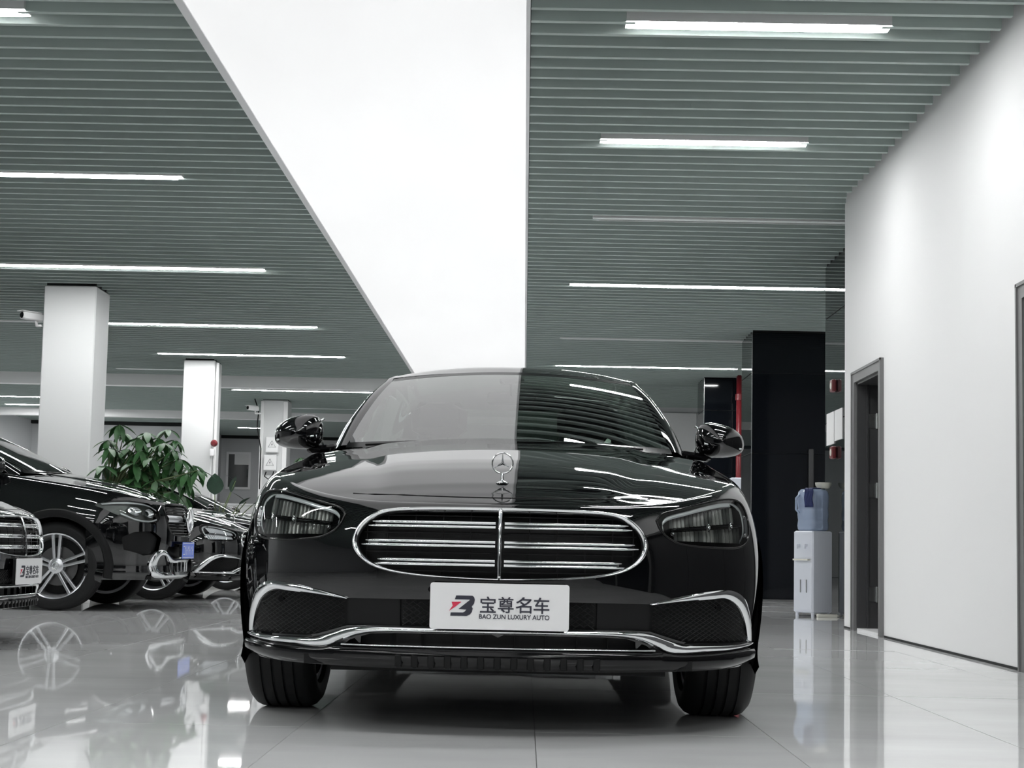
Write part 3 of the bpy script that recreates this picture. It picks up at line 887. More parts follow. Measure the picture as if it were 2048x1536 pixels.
# outlines of the sedan front in (|x|, z)
GRILLE = [(0, .694), (.12, .694), (.25, .692), (.345, .686), (.385, .676), (.418, .655), (.444, .625), (.456, .592), (.452, .568), (.438, .545), (.41, .522), (.37, .504), (.31, .491), (.22, .482), (.10, .476), (0, .474)]
def full(P): return P + [(-x, z) for x, z in reversed(P[1:-1])]
LAMP_O = [(.482, .668), (.50, .688), (.545, .702), (.62, .722), (.70, .742), (.755, .748), (.785, .738), (.802, .712), (.810, .675), (.806, .630), (.79, .603), (.755, .590), (.69, .588), (.60, .592), (.55, .600), (.515, .618), (.493, .642)]
FOG = [(.462, .412), (.55, .420), (.64, .428), (.70, .430), (.735, .420), (.765, .395), (.795, .345), (.812, .288), (.70, .290), (.60, .292), (.565, .297), (.51, .314), (.465, .328)]
MIDI = [(0, .416), (.4615, .412), (.4645, .328), (.40, .331), (0, .332)]
LOWI = [(0, .312), (.30, .310), (.39, .306), (.455, .285), (.47, .272), (0, .272)]

def sedan(name, label, loc, rz, bright=False, group=None):
    r = tag(empty(name, loc, rz), label, 'car', group)
    c = Car(r)
    c.split({'grille': GRILLE, 'lamp': LAMP_O, 'fog': FOG, 'mid': MIDI, 'low': LOWI})
    body(c); wheels(c, 'double')
    # recessed backs
    c.patch('grille', 'grille_recess', M['plastic'], .06)
    c.patch('fog', 'intake_recess', M['plastic'], .022)
    c.patch('mid', 'intake_recess', M['plastic'], .022)
    c.patch('low', 'intake_recess', M['plastic'], .04)
    # grille frame
    gi = [(x*.962, .585+(z-.585)*.925) for x, z in GRILLE]
    ribbon(c, GRILLE, gi, 'grille_frame', M['chrome'], .002, .008, 80)
    gr = MB()
    for sg in (-1, 1):
        for z in (.668, .615, .556, .50):
            xe = max(x for x, zz in [(x, z_) for x, z_ in gi if abs(z_-z) < .03] or [(.3, 0)])-.02
            pts = [c.pj(sg*x, z, 0)+Vector((0, .022, 0)) for x in np.linspace(.01, xe, 16)]
            gr.tube(pts, .0022, 5)
        for x in (.09, .175, .26, .345, .41):
            zt = np.interp(x, [0, .3, .385, .45], [.685, .68, .665, .60]); zb_ = np.interp(x, [0, .22, .37, .45], [.485, .492, .515, .56])
            gr.tube([c.pj(sg*x, z, 0)+Vector((0, .026, 0)) for z in np.linspace(zb_, zt, 10)], .002, 5)
    g0 = gr.build('grille_screen', M['plastic'], r, True); g0['kind'] = 'stuff'
    for sg in (-1, 1):
        for z, xe in ((.642, .405), (.584, .425), (.527, .385)):
            b = MB()
            for dz_, rr_ in ((.0065, .0042), (-.0065, .0042)):
                X = np.linspace(.014, xe-(0 if dz_ < 0 else .012), 24)
                pts = []
                for x in X: p = c.pj(sg*x, z+dz_-.01*(x/.4)**2*0, 0); pts.append((p.x, p.y+.006, p.z))
                b.tube(pts, [rr_]*22+[rr_*.8, rr_*.3], 8)
            pe = c.pj(sg*(xe-.03), z, 0)
            G = [[(c.pj(sg*x, z, 0).x, c.pj(sg*x, z, 0).y+.012, z+d_) for d_ in (-.0075, .0075)] for x in np.linspace(.014, xe-.02, 20)]
            b.grid(G)
            bo = b.build('grille_bar', M['chrome'], r, True, 60)
    v = MB(); pts = [c.pj(0, z, 0)+Vector((0, -.004, 0)) for z in np.linspace(.478, .692, 20)]
    v.tube(pts, [.0065]*20, 10, sq=1.0); v.build('centre_bar', M['chrome'], r, True)
    # head lamps
    for sg in (-1, 1):
        hl = c.patch('lamp', 'headlight', M['lens'], -.001, sg)
        c.patch('lamp', 'lamp_bowl', M['plastic'], .075, sg).parent = hl
        rim_ = MB().tube([c.pj(sg*x, z, .001) for x, z in crom(LAMP_O+[LAMP_O[0]], 80)[:-1]], .0035, 6, closed=True).build('lamp_seal', M['gloss_black'], hl, True)
        def q(x, z, d): p = c.pj(sg*x, z, 0); return Vector((p.x, p.y+d, p.z))
        ra, rb = MB(), MB()
        for row, (xa, xb, za0, za1, zb0, zb1) in enumerate(((.525, .752, .645, .678, .668, .722), (.540, .775, .607, .633, .604, .654))):
            N = 17
            for i in range(N):
                u = (i+.5)/N; x = xa+(xb-xa)*u; wd_ = (xb-xa)/N*.46
                z0 = za0+(zb0-za0)*u; z1 = za1+(zb1-za1)*u
                tgt = ra if (i*7+row*3) % 5 not in (0, 3) else rb
                pA = [q(x+wd_*s_, z0, .020+.010*abs(s_)) for s_ in (-1, -.4, .4, 1)]; pB = [q(x+wd_*s_, z1, .034+.010*abs(s_)) for s_ in (-1, -.4, .4, 1)]
                tgt.grid([pA, pB])
        ra.build('reflector_rib', M['rib_a'] if not bright else M['satin'], hl, False); rb.build('reflector_rib', M['rib_b'] if not bright else M['satin'], hl, False)
        dv = MB(); dv.tube([q(x, .639+(x-.52)*.085, .018) for x in np.linspace(.53, .775, 12)], .006, 6, sq=.6); dv.build('lamp_divider', M['gloss_black'] if not bright else M['chrome'], hl, True)
        for x in (.655, .735):
            s_ = MB(); cc = q(x, .639+(x-.52)*.085, .010); s_.lathe([(-.008, .0), (-.008, .006), (.0, .008), (.008, .004)], 14, 'y', cc); s_.tube([cc+Vector((0, 0, -.012)), cc+Vector((0, 0, .014))], .004, 6)
            s_.build('lamp_projector', M['chrome'], hl, True)
        for x, z in ((.792, .690), (.79, .632), (.535, .628)):
            s_ = MB(); cc = q(x, z, .012); s_.lathe([(-.006, .0), (-.005, .006), (.004, .008)], 12, 'y', cc); s_.build('lamp_projector', M['chrome'], hl, True)
        dp = crom([(.505, .645), (.502, .665), (.52, .682), (.58, .700), (.66, .722), (.72, .734), (.758, .733), (.782, .716), (.792, .68), (.79, .64), (.775, .61)], 70)
        G = []
        for i, (x, z) in enumerate(dp):
            th = .0065 if i < 52 else .0045
            G.append([q(x, z, .018), q(x-(0 if i < 45 else th*.8), z-th*(1 if i < 45 else .3), .012), q(x-(0 if i < 45 else th*1.6), z-th*(2 if i < 45 else .6), .018)])
        MB().grid(G).build('light_guide', M['lightlens'], hl, True)
    # lower intakes
    lattice(c, FOG, 'intake_mesh', M['plastic'])
    lattice(c, [(.0, .412), (.30, .411), (.30, .334), (0, .334)], 'intake_mesh', M['plastic'], .017, .006, .0018, 35)
    for sg in (-1, 1):
        MB().grid([[tuple(c.pj(sg*x, z, .0)+Vector((0, .012, 0))) for z in (.328, .415)] for x in np.linspace(.30, .462, 10)]).build('intake_blank', M['plastic'], r)
    ribbon(c, [(.458, .413), (.565, .436), (.66, .452), (.735, .454), (.785, .428), (.815, .372), (.834, .284)],
           [(.47, .409), (.565, .420), (.66, .428), (.715, .430), (.762, .402), (.79, .355), (.812, .286)], 'intake_trim', M['chrome'], .003, .006, 60)
    ribbon(c, [(0, .331), (.20, .331), (.41, .329), (.47, .320), (.52, .303), (.57, .290), (.66, .286), (.75, .284), (.832, .288)],
           [(0, .314), (.20, .314), (.36, .311), (.43, .300), (.485, .277), (.54, .258), (.66, .260), (.75, .262), (.830, .270)], 'bumper_blade', M['chrome'], .004, .010, 70)
    ribbon(c, [(0, .272), (.2, .272), (.475, .2705)], [(0, .266), (.2, .266), (.475, .265)], 'splitter_trim', M['chrome'], .016, .003, 30)
    ribbon(c, [(0, .268), (.3, .267), (.48, .264), (.56, .254), (.70, .258), (.828, .266)], [(0, .206), (.3, .206), (.5, .207), (.62, .208), (.74, .212), (.825, .226)], 'front_splitter', M['gloss_black'], .006, .010, 60)
    # diffuser fins and apron below
    fn = MB()
    for i in range(13):
        x = -.30+i*.05; p = c.pj(x, .23, .0); fn.box(x-.011, x+.011, p.y-.022, p.y+.03, .207, .247, bev=.003)
    fn.box(-.52, .52, c.pj(.5, .22).y+.05, .2, .186, .207)
    fn.build('air_dam', M['plastic'], r)
    for z in (.287, .275): pass
    lf = MB()
    for x in (-.33, -.235, -.14, -.045, .05, .145, .24, .335):
        p = c.pj(x, .29, 0); lf.box(x-.001, x+.001, p.y+.012, p.y+.03, .274, .312)
    lf.build('intake_fin', M['gloss_black'], r)
    # parking sensors
    sn = MB()
    for x, z in ((.69, .400), (.205, .445)):
        for sg in (-1, 1):
            p = c.pj(sg*x, z, .0); sn.lathe([(-.004, 0), (-.004, .009), (.010, .0105)], 16, 'y', (p.x, p.y+(.004 if z > .43 else .01), p.z))
    sn.build('parking_sensor', M['gloss_black'], r, True, 40)
    # hood ornament
    kk = -.61
    zh = .778
    od = MB(); od.lathe([(0, 0), (0, .019), (.003, .021), (.006, .014), (.010, .006), (.016, .004)], 24, 'z', (0, kk, zh))
    od.tube([(0, kk, zh+.01), (0, kk, zh+.034)], [.006, .0035], 8)
    star3(od, (0, kk, zh+.066), .033, .0026); od.build('hood_ornament', M['chrome'], r, True, 50)
    # plate
    T = Matrix.Translation((.004, -.868, .398))
    def rr2(w_, h_, rad):
        P = []
        for cx, cz, a0 in ((w_-rad, h_-rad, 0), (-w_+rad, h_-rad, 90), (-w_+rad, -h_+rad, 180), (w_-rad, -h_+rad, 270)):
            for a in (0, 30, 60, 90): P.append((cx+rad*math.cos(math.radians(a0+a)), cz+rad*math.sin(math.radians(a0+a))))
        return P
    pl = MB().prism(rr2(.209, .069, .008), 0, .004, 'y', T).build('number_plate', M['plate'], r); pl['label'] = 'white dealer plate with dark logo and lettering'
    MB().prism(rr2(.205, .066, .006), .004, .022, 'y', T).build('plate_holder', M['plastic'], pl)
    plate_writing(pl, T, 0)
    return r

def suv(name, label, loc, rz):
    r = tag(empty(name, loc, rz), label, 'car')
    Car.gy = .62
    c = Car(r, dz=.19, zb=.255, zm=.66, wr=.358, arch=.398, wb=2.87, roofdz=.02)
    GR_ = [(0, .895), (.25, .893), (.40, .885), (.445, .86), (.43, .74), (.38, .66), (.30, .625), (0, .615)]
    HL = [(.50, .79), (.53, .85), (.60, .885), (.72, .900), (.80, .895), (.84, .88), (.853, .85), (.82, .79), (.77, .745), (.70, .725), (.60, .715), (.53, .735)]
    FI = [(.50, .60), (.60, .655), (.74, .645), (.80, .60), (.78, .50), (.66, .455), (.52, .47)]
    LO = [(0, .53), (.38, .53), (.42, .45), (.36, .37), (0, .37)]
    c.split({'grille': GR_, 'lamp': HL, 'fog': FI, 'low': LO})
    body(c, True); wheels(c, 'double', .24)
    c.patch('grille', 'grille_recess', M['plastic'], .05); c.patch('fog', 'intake_recess', M['plastic'], .035); c.patch('low', 'intake_recess', M['plastic'], .04)
    ribbon(c, GR_, [(x*.96, .757+(z-.757)*.93) for x, z in GR_], 'grille_frame', M['gloss_black'], .002, .006, 60)
    lv = MB()
    for z in np.arange(.645, .88, .024):
        lv.tube([c.pj(x, z, 0)+Vector((0, .015, 0)) for x in np.linspace(-.38, .38, 20)], .005, 5)
    lv.build('grille_louvre', M['gloss_black'], r, True)
    for sg in (-1, 1):
        ribbon(c, [(.09, .79), (.25, .79), (.415, .79)], [(.09, .735), (.25, .735), (.405, .735)], 'grille_bar', M['satin'], .004, .010, 16, (sg,))
    e = MB(); star3(e, (0, -.888, .762), .098, .013)
    e.lathe([(.002, 0), (.002, .095)], 30, 'y', (0, -.878, .762)); e.build('grille_emblem', M['chrome'], r, True, 50)
    for sg in (-1, 1):
        hl = c.patch('lamp', 'headlight', M['lens'], -.001, sg)
        c.patch('lamp', 'lamp_bowl', M['rib_b'], .06, sg).parent = hl
        def q(x, z, d): p = c.pj(sg*x, z, 0); return Vector((p.x, p.y+d, p.z))
        for (xc, zc, rad) in ((.60, .80, .042), (.71, .815, .042)):
            G = []
            for a in np.linspace(0, 2*PI, 25): G.append([q(xc+rad*k_*math.cos(a), zc+rad*.8*k_*math.sin(a), .045-.03*(k_ > .9)) for k_ in (0.01, .5, .8, 1)])
            MB().grid(G).build('lamp_reflector', M['chrome'], hl, True)
        G = [[q(x, z, .010), q(x, z-.012, .010)] for x, z in crom([(.53, .83), (.60, .868), (.72, .885), (.80, .88), (.835, .87)], 24)]
        MB().grid(G).build('light_guide', M['lightlens'], hl, True)
        G = [[q(x, z, .010), q(x, z+.012, .010)] for x, z in crom([(.54, .745), (.62, .728), (.72, .74), (.79, .785)], 24)]
        MB().grid(G).build('light_guide', M['lightlens'], hl, True)
    # silver skid frame
    ribbon(c, [(.0, .44), (.30, .44), (.44, .50), (.54, .49), (.60, .40), (.58, .30), (.50, .275), (.30, .272), (0, .272)],
           [(.0, .40), (.32, .40), (.42, .455), (.49, .45), (.52, .39), (.50, .33), (.45, .315), (.30, .312), (0, .312)], 'skid_plate', M['chrome'], .012, .012, 80)
    tb = MB()
    for x in (-.28, -.14, 0, .14, .28):
        p = c.pj(x, .35, .01); tb.box(x-.02, x+.02, p.y-.004, p.y+.02, .30, .41, bev=.004)
    tb.build('skid_tooth', M['chrome'], r)
    pl = MB().box(-.22, .22, -.885, -.88, .43, .57, bev=.002).build('number_plate', M['blueplate'], r)
    wr_ = MB()
    wr_.box(-.19, -.14, -.8862, -.885, .462, .47).box(-.19, -.14, -.8862, -.885, .53, .538)
    for i in range(1, 7): wr_.box(-.185+i*.055, -.177+i*.055, -.8862, -.885, .46, .54); wr_.box(-.177+i*.055, -.16+i*.055, -.8862, -.885, .495+.02*(i%2), .507+.02*(i%2))
    wr_.build('plate_marks', M['plate'], pl)
    MB().box(-.16, .16, -.88, -.84, .45, .55).build('plate_holder', M['plastic'], pl)
    MB().box(-.205, .205, -.8862, -.885, .438, .443).box(-.205, .205, -.8862, -.885, .557, .562).build('plate_border', M['plate'], pl)
    # roof rails
    rl = MB()
    for sg in (-1, 1): rl.tube([(sg*.60, y, z) for y, z in ((1.9, 1.60), (2.0, 1.64), (3.0, 1.635), (3.1, 1.59))], .012, 6)
    rl.build('roof_rail', M['satin'], r, True); Car.gy = 0.
    return r

def split_islands(names):
    for o in list(bpy.data.objects):
        if o.type != 'MESH' or o.name.split('.')[0] not in names or o.get('split_done'): continue
        me = o.data; n = len(me.vertices); par = list(range(n))
        def find(a):
            while par[a] != a: par[a] = par[par[a]]; a = par[a]
            return a
        for p in me.polygons:
            a = find(p.vertices[0])
            for v in p.vertices[1:]: par[find(v)] = a
        groups = {}
        for p in me.polygons: groups.setdefault(find(p.vertices[0]), []).append(tuple(p.vertices))
        if len(groups) < 2: continue
        V = [tuple(v.co) for v in me.vertices]; nm = o.name.split('.')[0]; m = me.materials[0]; pr = o.parent; sm = me.polygons[0].use_smooth
        for fs in groups.values():
            ids = sorted({i for f in fs for i in f}); mp = {i: k for k, i in enumerate(ids)}
            mk(nm, [V[i] for i in ids], [tuple(mp[i] for i in f) for f in fs], m, pr, sm, 50)
        bpy.data.objects.remove(o)
SPL = {'arch_liner', 'arch_cladding', 'sill_cladding', 'roof_pillar', 'door_handle', 'door_seam', 'parking_sensor', 'wiper', 'intake_recess', 'intake_blank', 'skid_tooth', 'intake_trim', 'window_post', 'roof_rail', 'intake_fin', 'panel_seam', 'grille_louvre', 'windshield_edge', 'wheel_well', 'conduit'}

HX, HY = -.074, 5.4
hero = sedan('sedan', 'big glossy black sedan facing the camera in the middle of the showroom', (HX, HY, 0), 0)
split_islands(SPL)
index_kids()
car1 = copy_tree(hero); car1.location = (-3.53, 8.1, 0); car1.rotation_euler = (0, 0, PI/2)
tag(car1, 'black sedan cut off by the left edge, dealer plate on its nose', 'car')
suv('suv', 'black SUV with a blue number plate at the left, nose pointing right', (-3.78, 12.97, 0), PI/2)
car3 = sedan('sedan', 'black sedan with bright headlight, second beyond the blue-plated SUV', (-3.64, 15.66, 0), PI/2, bright=True)
split_islands(SPL)
for o in [o for o in bpy.data.objects if o.parent == car3 and o.name.startswith('number_plate')]:
    for ch in [q for q in bpy.data.objects if q.parent == o]: bpy.data.objects.remove(ch)
    bpy.data.objects.remove(o)
index_kids()
car4 = copy_tree(car3); car4.location = (-3.62, 19.15, 0); car4.rotation_euler = (0, 0, PI/2)
tag(car4, 'black sedan whose roof shows just behind the big leafy plant', 'car')
car5 = copy_tree(car3); car5.location = (-3.45, 22.2, 0); car5.rotation_euler = (0, 0, PI/2)
tag(car5, 'farthest black sedan in the left row, its windscreen pillar beside the round dark leaves', 'car')
#@@PROPS
# ================================================================== PROPS
def leaf_mesh(name, L, W, m, fold=.25, droop=.25, n=5):
    v = []; f = []
    for i in range(n+1):
        u = i/n; wd_ = W*.5*math.sin(PI*u**.85)**.8 if 0 < u < 1 else 0.0
        z = -droop*L*u*u
        v += [(-wd_, L*u, z+wd_*fold), (0, L*u, z-.0), (wd_, L*u, z+wd_*fold)]
    for i in range(n):
        for k in (0, 1): f.append((i*3+k, i*3+k+1, i*3+3+k+1, i*3+3+k))
    me = bpy.data.meshes.new(name); me.from_pydata(v, [], f); me.materials.append(m)
    me.polygons.foreach_set('use_smooth', [True]*len(me.polygons)); me.update(); return me

def plant(name, loc, palms, label, leafL=.19, nleaf=6, pot_r=.17, pot_h=.34, m='leaf', cat='plant'):
    r = tag(empty(name, loc), label, cat)
    MB().lathe([(0, 0), (0, pot_r*.78), (pot_h, pot_r), (pot_h, pot_r*.9), (pot_h-.04, pot_r*.88), (pot_h-.04, 0)], 28, 'z').build('pot', M['pot'], r, True, 40)
    MB().lathe([(pot_h-.03, 0), (pot_h-.03, pot_r*.87)], 20, 'z').build('soil', M['soil'], r)
    tr_ = MB(); top = max(p[2] for p in palms)
    hub = Vector((0, 0, min(.95, top*.55)))
    tr_.tube([(0, 0, pot_h-.05), (.02, .01, hub.z*.6), tuple(hub)], [.028, .022, .017], 8)
    tr_.tube([(.03, 0, pot_h-.05), (.0, .02, hub.z*.5), tuple(hub+Vector((.03, .02, .05)))], [.02, .016, .012], 7)
    tr_.build('trunk', M['bark'], r, True)
    pe = MB(); me = leaf_mesh('leaf', leafL, leafL*.36, M[m])
    rnd = random.Random(3)
    for (x, y, z) in palms:
        c_ = Vector((x, y, z)); mid = (hub+c_)/2+Vector((0, 0, .05)); pe.tube([hub, mid, c_], [.010, .007, .004], 5)
        a0 = rnd.uniform(0, 6.28); k = rnd.uniform(.85, 1.15); out = Vector((x, y, 0))*.5
        for i in range(nleaf):
            a = a0+2*PI*i/nleaf; el = rnd.uniform(-1.0, -.15)
            o = bpy.data.objects.new('leaf', me); COL.objects.link(o); o.parent = r
            d = Vector((math.cos(a)*math.cos(el), math.sin(a)*math.cos(el), math.sin(el)))
            o.rotation_mode = 'QUATERNION'; o.rotation_quaternion = d.to_track_quat('Y', 'Z'); o.location = c_; o.scale = (k,)*3
    pe.build('petiole', M['stem'], r, True)
    return r

def W(px, py, d):
    """photo pixel -> room position at depth d"""
    return ((px-1048-.021*(1098-py))*d/3000, d, .572+(1098+.021*(px-1048)-py)*d/3000)
PX = [(235, 853), (213, 884), (290, 868), (332, 863), (255, 902), (226, 914), (204, 936), (300, 898), (348, 884), (330, 918), (292, 932), (268, 962), (320, 950), (357, 922), (352, 960), (386, 935),
      (300, 982), (342, 988), (375, 972), (252, 990), (238, 940), (280, 905), (315, 880), (268, 930), (335, 940), (310, 965), (372, 952), (285, 960), (215, 900), (345, 905), (322, 975), (362, 995), (275, 985),
      (245, 870), (222, 905), (260, 915), (300, 920), (315, 905), (342, 925), (355, 945), (305, 945), (280, 945), (250, 960), (325, 890), (365, 958), (395, 945), (275, 880)]
rnd = random.Random(5)
px0 = -3.98; py0 = 14.33
palms = []
for (a, b) in PX:
    d = 14.33+rnd.uniform(-.28, .25); p = W(a, b, d); palms.append((p[0]-px0, p[1]-py0, p[2]+.02))
plant('potted_plant', (px0, py0, 0), palms, 'large leafy green plant rising behind the blue-plated SUV', .19, 6)
plant('potted_plant', (-3.66, 24.35, 0), [(0, 0, 1.98), (.12, .05, 1.90), (-.10, .02, 1.85), (.05, -.1, 1.72)], 'small leafy plant seen just under the left mirror of the big sedan', .17, 6, .14)
# round-leaved plant
rp = tag(empty('round_leaved_plant', (-4.25, 20.68, 0)), 'plant with big round dark leaves standing behind the row of cars', 'plant')
MB().lathe([(0, 0), (0, .12), (.32, .16), (.32, .14), (.28, 0)], 24, 'z').build('pot', M['pot'], rp, True, 40)
st_ = MB()
for (a, b, Lx, Wx, rz, el) in ((429, 990, .30, .24, 0, 1.45), (462, 985, .24, .17, .5, 1.2), (492, 1004, .24, .14, -1.0, .6), (505, 1010, .22, .12, 1.2, .4), (478, 1010, .2, .14, 2.4, .5), (440, 1010, .2, .14, -2.2, .5), (470, 962, .2, .06, -.9, .5)):
    p = Vector(W(a, b, 20.68)) - Vector((-4.25, 20.68, 0)); me = leaf_mesh('leaf', Lx, Wx, M['leaf2'], .12, .1, 7)
    o = bpy.data.objects.new('leaf', me); COL.objects.link(o); o.parent = rp; o.location = p
    d = Vector((math.sin(rz)*math.cos(el), -.15*math.cos(el), math.sin(el))); o.rotation_mode = 'QUATERNION'; o.rotation_quaternion = d.to_track_quat('Y', 'Z') 
    st_.tube([(0, 0, .3), tuple(Vector((p.x*.3, 0, p.z*.7))), tuple(p)], .007, 5)
st_.build('stem', M['stem'], rp, True)

# water dispenser with its jug
wd = tag(empty('water_dispenser', (2.745, 14.33, 0), math.radians(-57)), 'white floor-standing water dispenser beside the nearest black column', 'dispenser')
MB().box(-.133, .133, -.128, .128, .03, .80, bev=.012).build('cabinet', M['appliance'], wd)
MB().box(-.118, .118, -.131, -.128, .06, .46).build('door', M['appliance'], wd)
hdl = MB().box(-.03, -.022, -.138, -.131, .22, .34).box(.05, .058, -.138, -.131, .22, .34).build('handle', M['steel'], wd)
for x in (-.05, .05):
    MB().box(x-.012, x+.012, -.165, -.128, .655, .675).box(x-.008, x+.008, -.165, -.150, .630, .66).build('tap', M['appliance'], wd)
MB().box(-.10, .10, -.165, -.128, .52, .535).build('drip_tray', M['cream'], wd)
MB().box(-.10, .10, -.1295, -.128, .54, .76, bev=.0006).build('front_recess', M['appliance'], wd)
for x in (-.105, .105):
    for y in (-.1, .1): MB().lathe([(0, 0), (0, .016), (.03, .014), (.03, 0)], 10, 'z', (x, y, 0)).build('foot', M['appliance'], wd)
wb = tag(empty('water_jug', (2.745, 14.33, .80), math.radians(-57)), 'big translucent blue water jug on top of the white dispenser', 'jug')
G = []
for z, s_ in ((0, .55), (.0, .80), (.015, .96), (.05, 1), (.085, .97), (.10, .955), (.115, .97), (.16, 1), (.20, .975), (.215, .955), (.23, .975), (.28, 1), (.33, 1), (.37, .95), (.395, .8), (.40, .5)):
    row = []
    for k in range(32):
        a = 2*PI*k/32; X = math.copysign(abs(math.cos(a))**.5, math.cos(a)); Y = math.copysign(abs(math.sin(a))**.5, math.sin(a)); row.append((X*.125*s_, Y*.122*s_, z))
    row.append(row[0]); G.append(row)
MB().grid(G).build('jug_body', M['bottle'], wb, True)
MB().tube([(-.06, -.122, .34), (-.065, -.155, .31), (-.065, -.155, .20), (-.06, -.122, .17)], .012, 8).build('jug_handle', M['bottle'], wb, True)
# navy cloth over the jug's edge
G = []
for i in range(12):
    u = i/11; row = []
    for j in range(14):
        v = j/13; x = .02+.11*u+.006*math.sin(j*1.1)
        t_ = -.02 - v*.26
        if t_ > -.132: y, z = t_, .404+.004*math.sin(i*2)
        else: y, z = -.133-.004*math.sin(i*1.7+j), .40-(-.132-t_)*1.2
        row.append((x, y, z+.8))
    G.append(row)
cl = MB().grid(G).build('cloth', M['navy'], None, True); cl.location = (2.745, 14.33, 0); cl.rotation_euler = (0, 0, math.radians(-57))
so = cl.modifiers.new('s', 'SOLIDIFY'); so.thickness = .006
tag(cl, 'small navy blue cloth draped over the edge of the blue jug', 'cloth')
cp = tag(empty('cap_holder', (2.84, 14.32, 1.207)), 'cream plastic bowl lying on top of the blue jug', 'bowl')
MB().lathe([(0, .0), (.0, .055), (.03, .075), (.055, .078), (.055, .070), (.02, .05), (.012, 0)], 24, 'z').build('bowl_body', M['cream'], cp, True, 50)
ps = tag(empty('power_strip', (2.83, 14.08, 0), .15), 'white power strip on the floor at the foot of the dispenser', 'power strip')
MB().box(-.095, .095, -.025, .025, 0, .028, bev=.004).build('strip_body', M['cream'], ps)
for i in range(3): MB().box(-.065+i*.055, -.03+i*.055, -.014, .014, .028, .030).build('socket', M['plastic'], ps)
MB().tube([(.095, 0, .014), (.14, .01, .006), (.20, .0, .006), (.24, .06, .006)], .005, 6).build('cord', M['cream'], ps, True)

# things on the near black column, at its left face
for z, lb in ((2.19, 'upper small red alarm box on the black column above the dispenser'), (1.55, 'lower small red alarm box on the black column above the dispenser')):
    al = tag(empty('alarm_box', (2.949, 14.3, z)), lb, 'alarm', 'red alarm boxes')
    MB().box(-.045, -.001, -.06, .06, -.06, .06, bev=.01).build('housing', M['redpaint'], al)
    MB().lathe([(-.006, .0), (-.004, .03), (0, .034)], 16, 'x', (-.045, 0, 0)).build('button', M['cream'], al, True, 40)
nt_ = tag(MB().box(2.940, 2.9485, 13.96, 14.30, 1.66, 1.95).box(2.940, 2.9485, 14.33, 14.68, 1.64, 1.95).build('reflection_sheet', M['wall']), 'pair of added white sheets imitating a bright reflection on the side of the nearest black column', 'sheet')  # white sheets stand in for a bright reflection in the cladding

# red riser pipe
rp_ = tag(empty('riser_pipe', (3.44, 24.25, 0)), 'dark red vertical pipe in front of the farthest black column', 'pipe')
MB().tube([(0, 0, 0), (0, 0, 3.5)], .045, 16).build('pipe_run', M['redpaint'], rp_, True)
for z in (.4, 1.3, 2.2, 3.1): MB().tube([(0, 0, z-.05), (0, 0, z+.05)], .06, 16).build('coupling', M['redpaint'], rp_, True, 40)
cb = tag(empty('slim_cabinet', (3.33, 23.7, 0)), 'slim pale blue cabinet at the foot of the red pipe', 'cabinet')
MB().box(-.1, .1, -.14, .14, 0.02, 1.76, bev=.012).build('cabinet_body', M['appliance'], cb)
MB().box(-.085, .085, -.146, -.14, .1, 1.0, bev=.002).build('cabinet_door', M['appliance'], cb)
MB().box(-.1, .1, -.14, .14, 0, .02).build('plinth', M['plastic'], cb)

# security cameras
def cctv(loc, rz, label, arm):
    r = tag(empty('security_camera', loc, rz), label, 'camera', 'security cameras')
    MB().box(-.045, .045, -.14, .12, -.045, .04, bev=.012).build('camera_body', M['wall'], r)
    MB().box(-.052, .052, -.17, .10, .042, .05).build('sun_shield', M['wall'], r)
    MB().lathe([(-.146, .0), (-.146, .03), (-.14, .036)], 20, 'y').build('lens', M['gloss_black'], r, True, 40)
    MB().tube([(0, .05, -.04), (0, .06, -.10), arm], .016, 8).build('bracket', M['wall'], r, True)
    return r
p = W(55, 628, 16.85); cctv((-5.64, 16.85, 3.09), math.radians(-38), 'white security camera on the left side of the nearest white column', (.17, .0, -.12))
c2 = cctv((-5.42, 29.55, 3.24), math.radians(-40), 'security camera with dangling wires beside the switch box column', (.12, .1, -.1))
MB().tube([(.05, .1, -.05), (.02, .1, -.35), (.13, .12, -.8), (.13, .12, -1.6)], .012, 6).tube([(.0, .1, .05), (-.08, .1, .2)], .012, 6).build('wire', M['plastic'], c2, True)

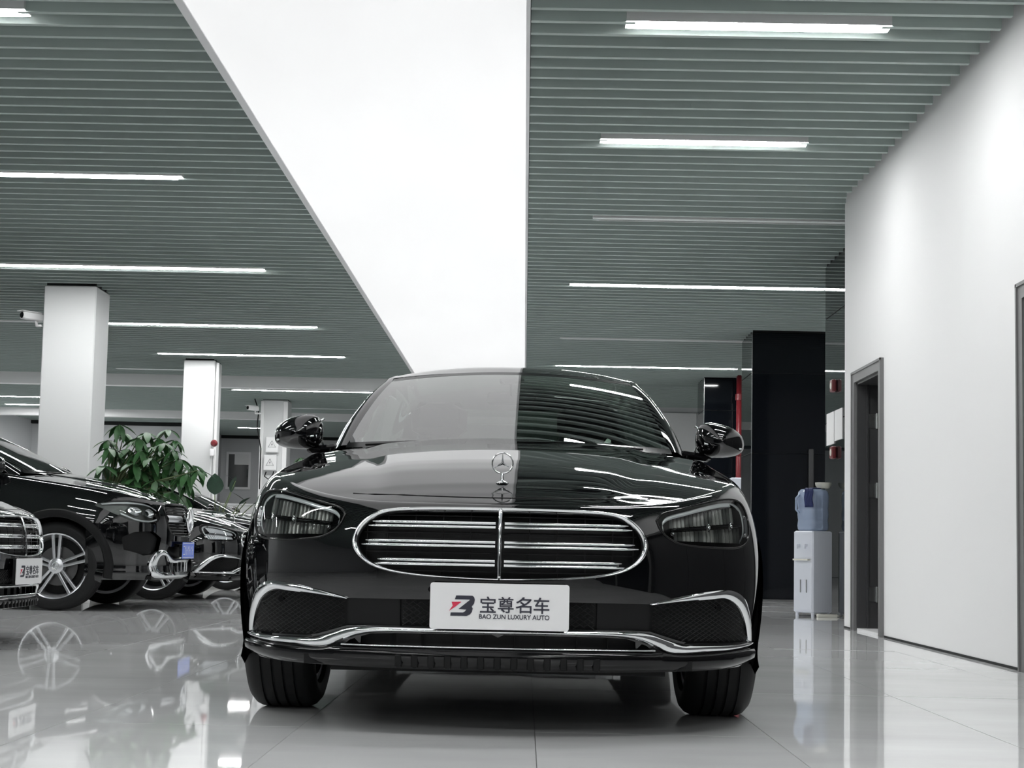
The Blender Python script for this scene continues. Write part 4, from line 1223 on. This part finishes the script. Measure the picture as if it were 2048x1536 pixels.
# switch boxes with warning signs
for z, x, lb in ((2.53, -5.03, 'upper grey switch box with a warning triangle on the far column'), (2.17, -5.06, 'lower grey switch box with a warning triangle on the far column')):
    b = tag(empty('switch_box', (x, 29.69, z)), lb, 'switch box', 'switch boxes on the far column')
    MB().box(-.125, .125, -.10, -.002, -.155, .155, bev=.008).build('box_body', M['trim'], b)
    MB().box(-.112, .112, -.106, -.10, -.142, .142, bev=.002).build('box_door', M['wall'], b)
    T = Matrix.Translation((0, 0, 0)); R_ = .085; tri = MB()
    P = [(R_*math.sin(a), R_*math.cos(a)) for a in (0, 2*PI/3, 4*PI/3)]
    tri.tube([(q[0], -.108, q[1]-.01) for q in P], .006, 6, closed=True)
    tri.prism([(.012, .035), (-.014, -.002), (0, -.002), (-.010, -.035), (.014, .006), (.002, .006)], -.110, -.106, 'y')
    tri.build('warning_sign', M['ink'], b)
wl = tag(MB().tube([(-5.14, 29.66, 1.99), (-5.16, 29.6, 1.90), (-5.08, 29.6, 1.84), (-5.0, 29.62, 1.93), (-4.99, 29.66, 2.0)], .012, 6).tube([(-4.94, 29.66, 2.0), (-4.94, 29.66, .9)], .012, 6).build('cable', M['plastic'], None, True), 'loose dark cable looping under the lower switch box', 'cable')
# red bell on the second white column
rb_ = tag(empty('alarm_bell', (-4.90, 23.36, 2.12)), 'small red alarm bell on the edge of the column behind the plant', 'alarm')
MB().lathe([(-.04, .0), (-.04, .03), (-.02, .05), (0, .055), (.02, .055)], 20, 'y', (.02, 0, 0)).build('bell', M['redpaint'], rb_, True, 40)
MB().box(-.03, .03, -.04, .03, -.20, -.09, bev=.006).build('call_point', M['trim'], rb_)
# low white counter far behind the sedan
ct = tag(empty('counter', (-6.0, 34.0, 0)), 'white reception counter far behind, left of the big sedan mirror', 'counter')
MB().box(-1.1, 1.2, -.3, .3, 0, 1.42, bev=.01).build('counter_body', M['wall'], ct)
MB().box(-1.15, 1.25, -.35, .35, 1.42, 1.46, bev=.01).build('counter_top', M['trim'], ct)
#@@END
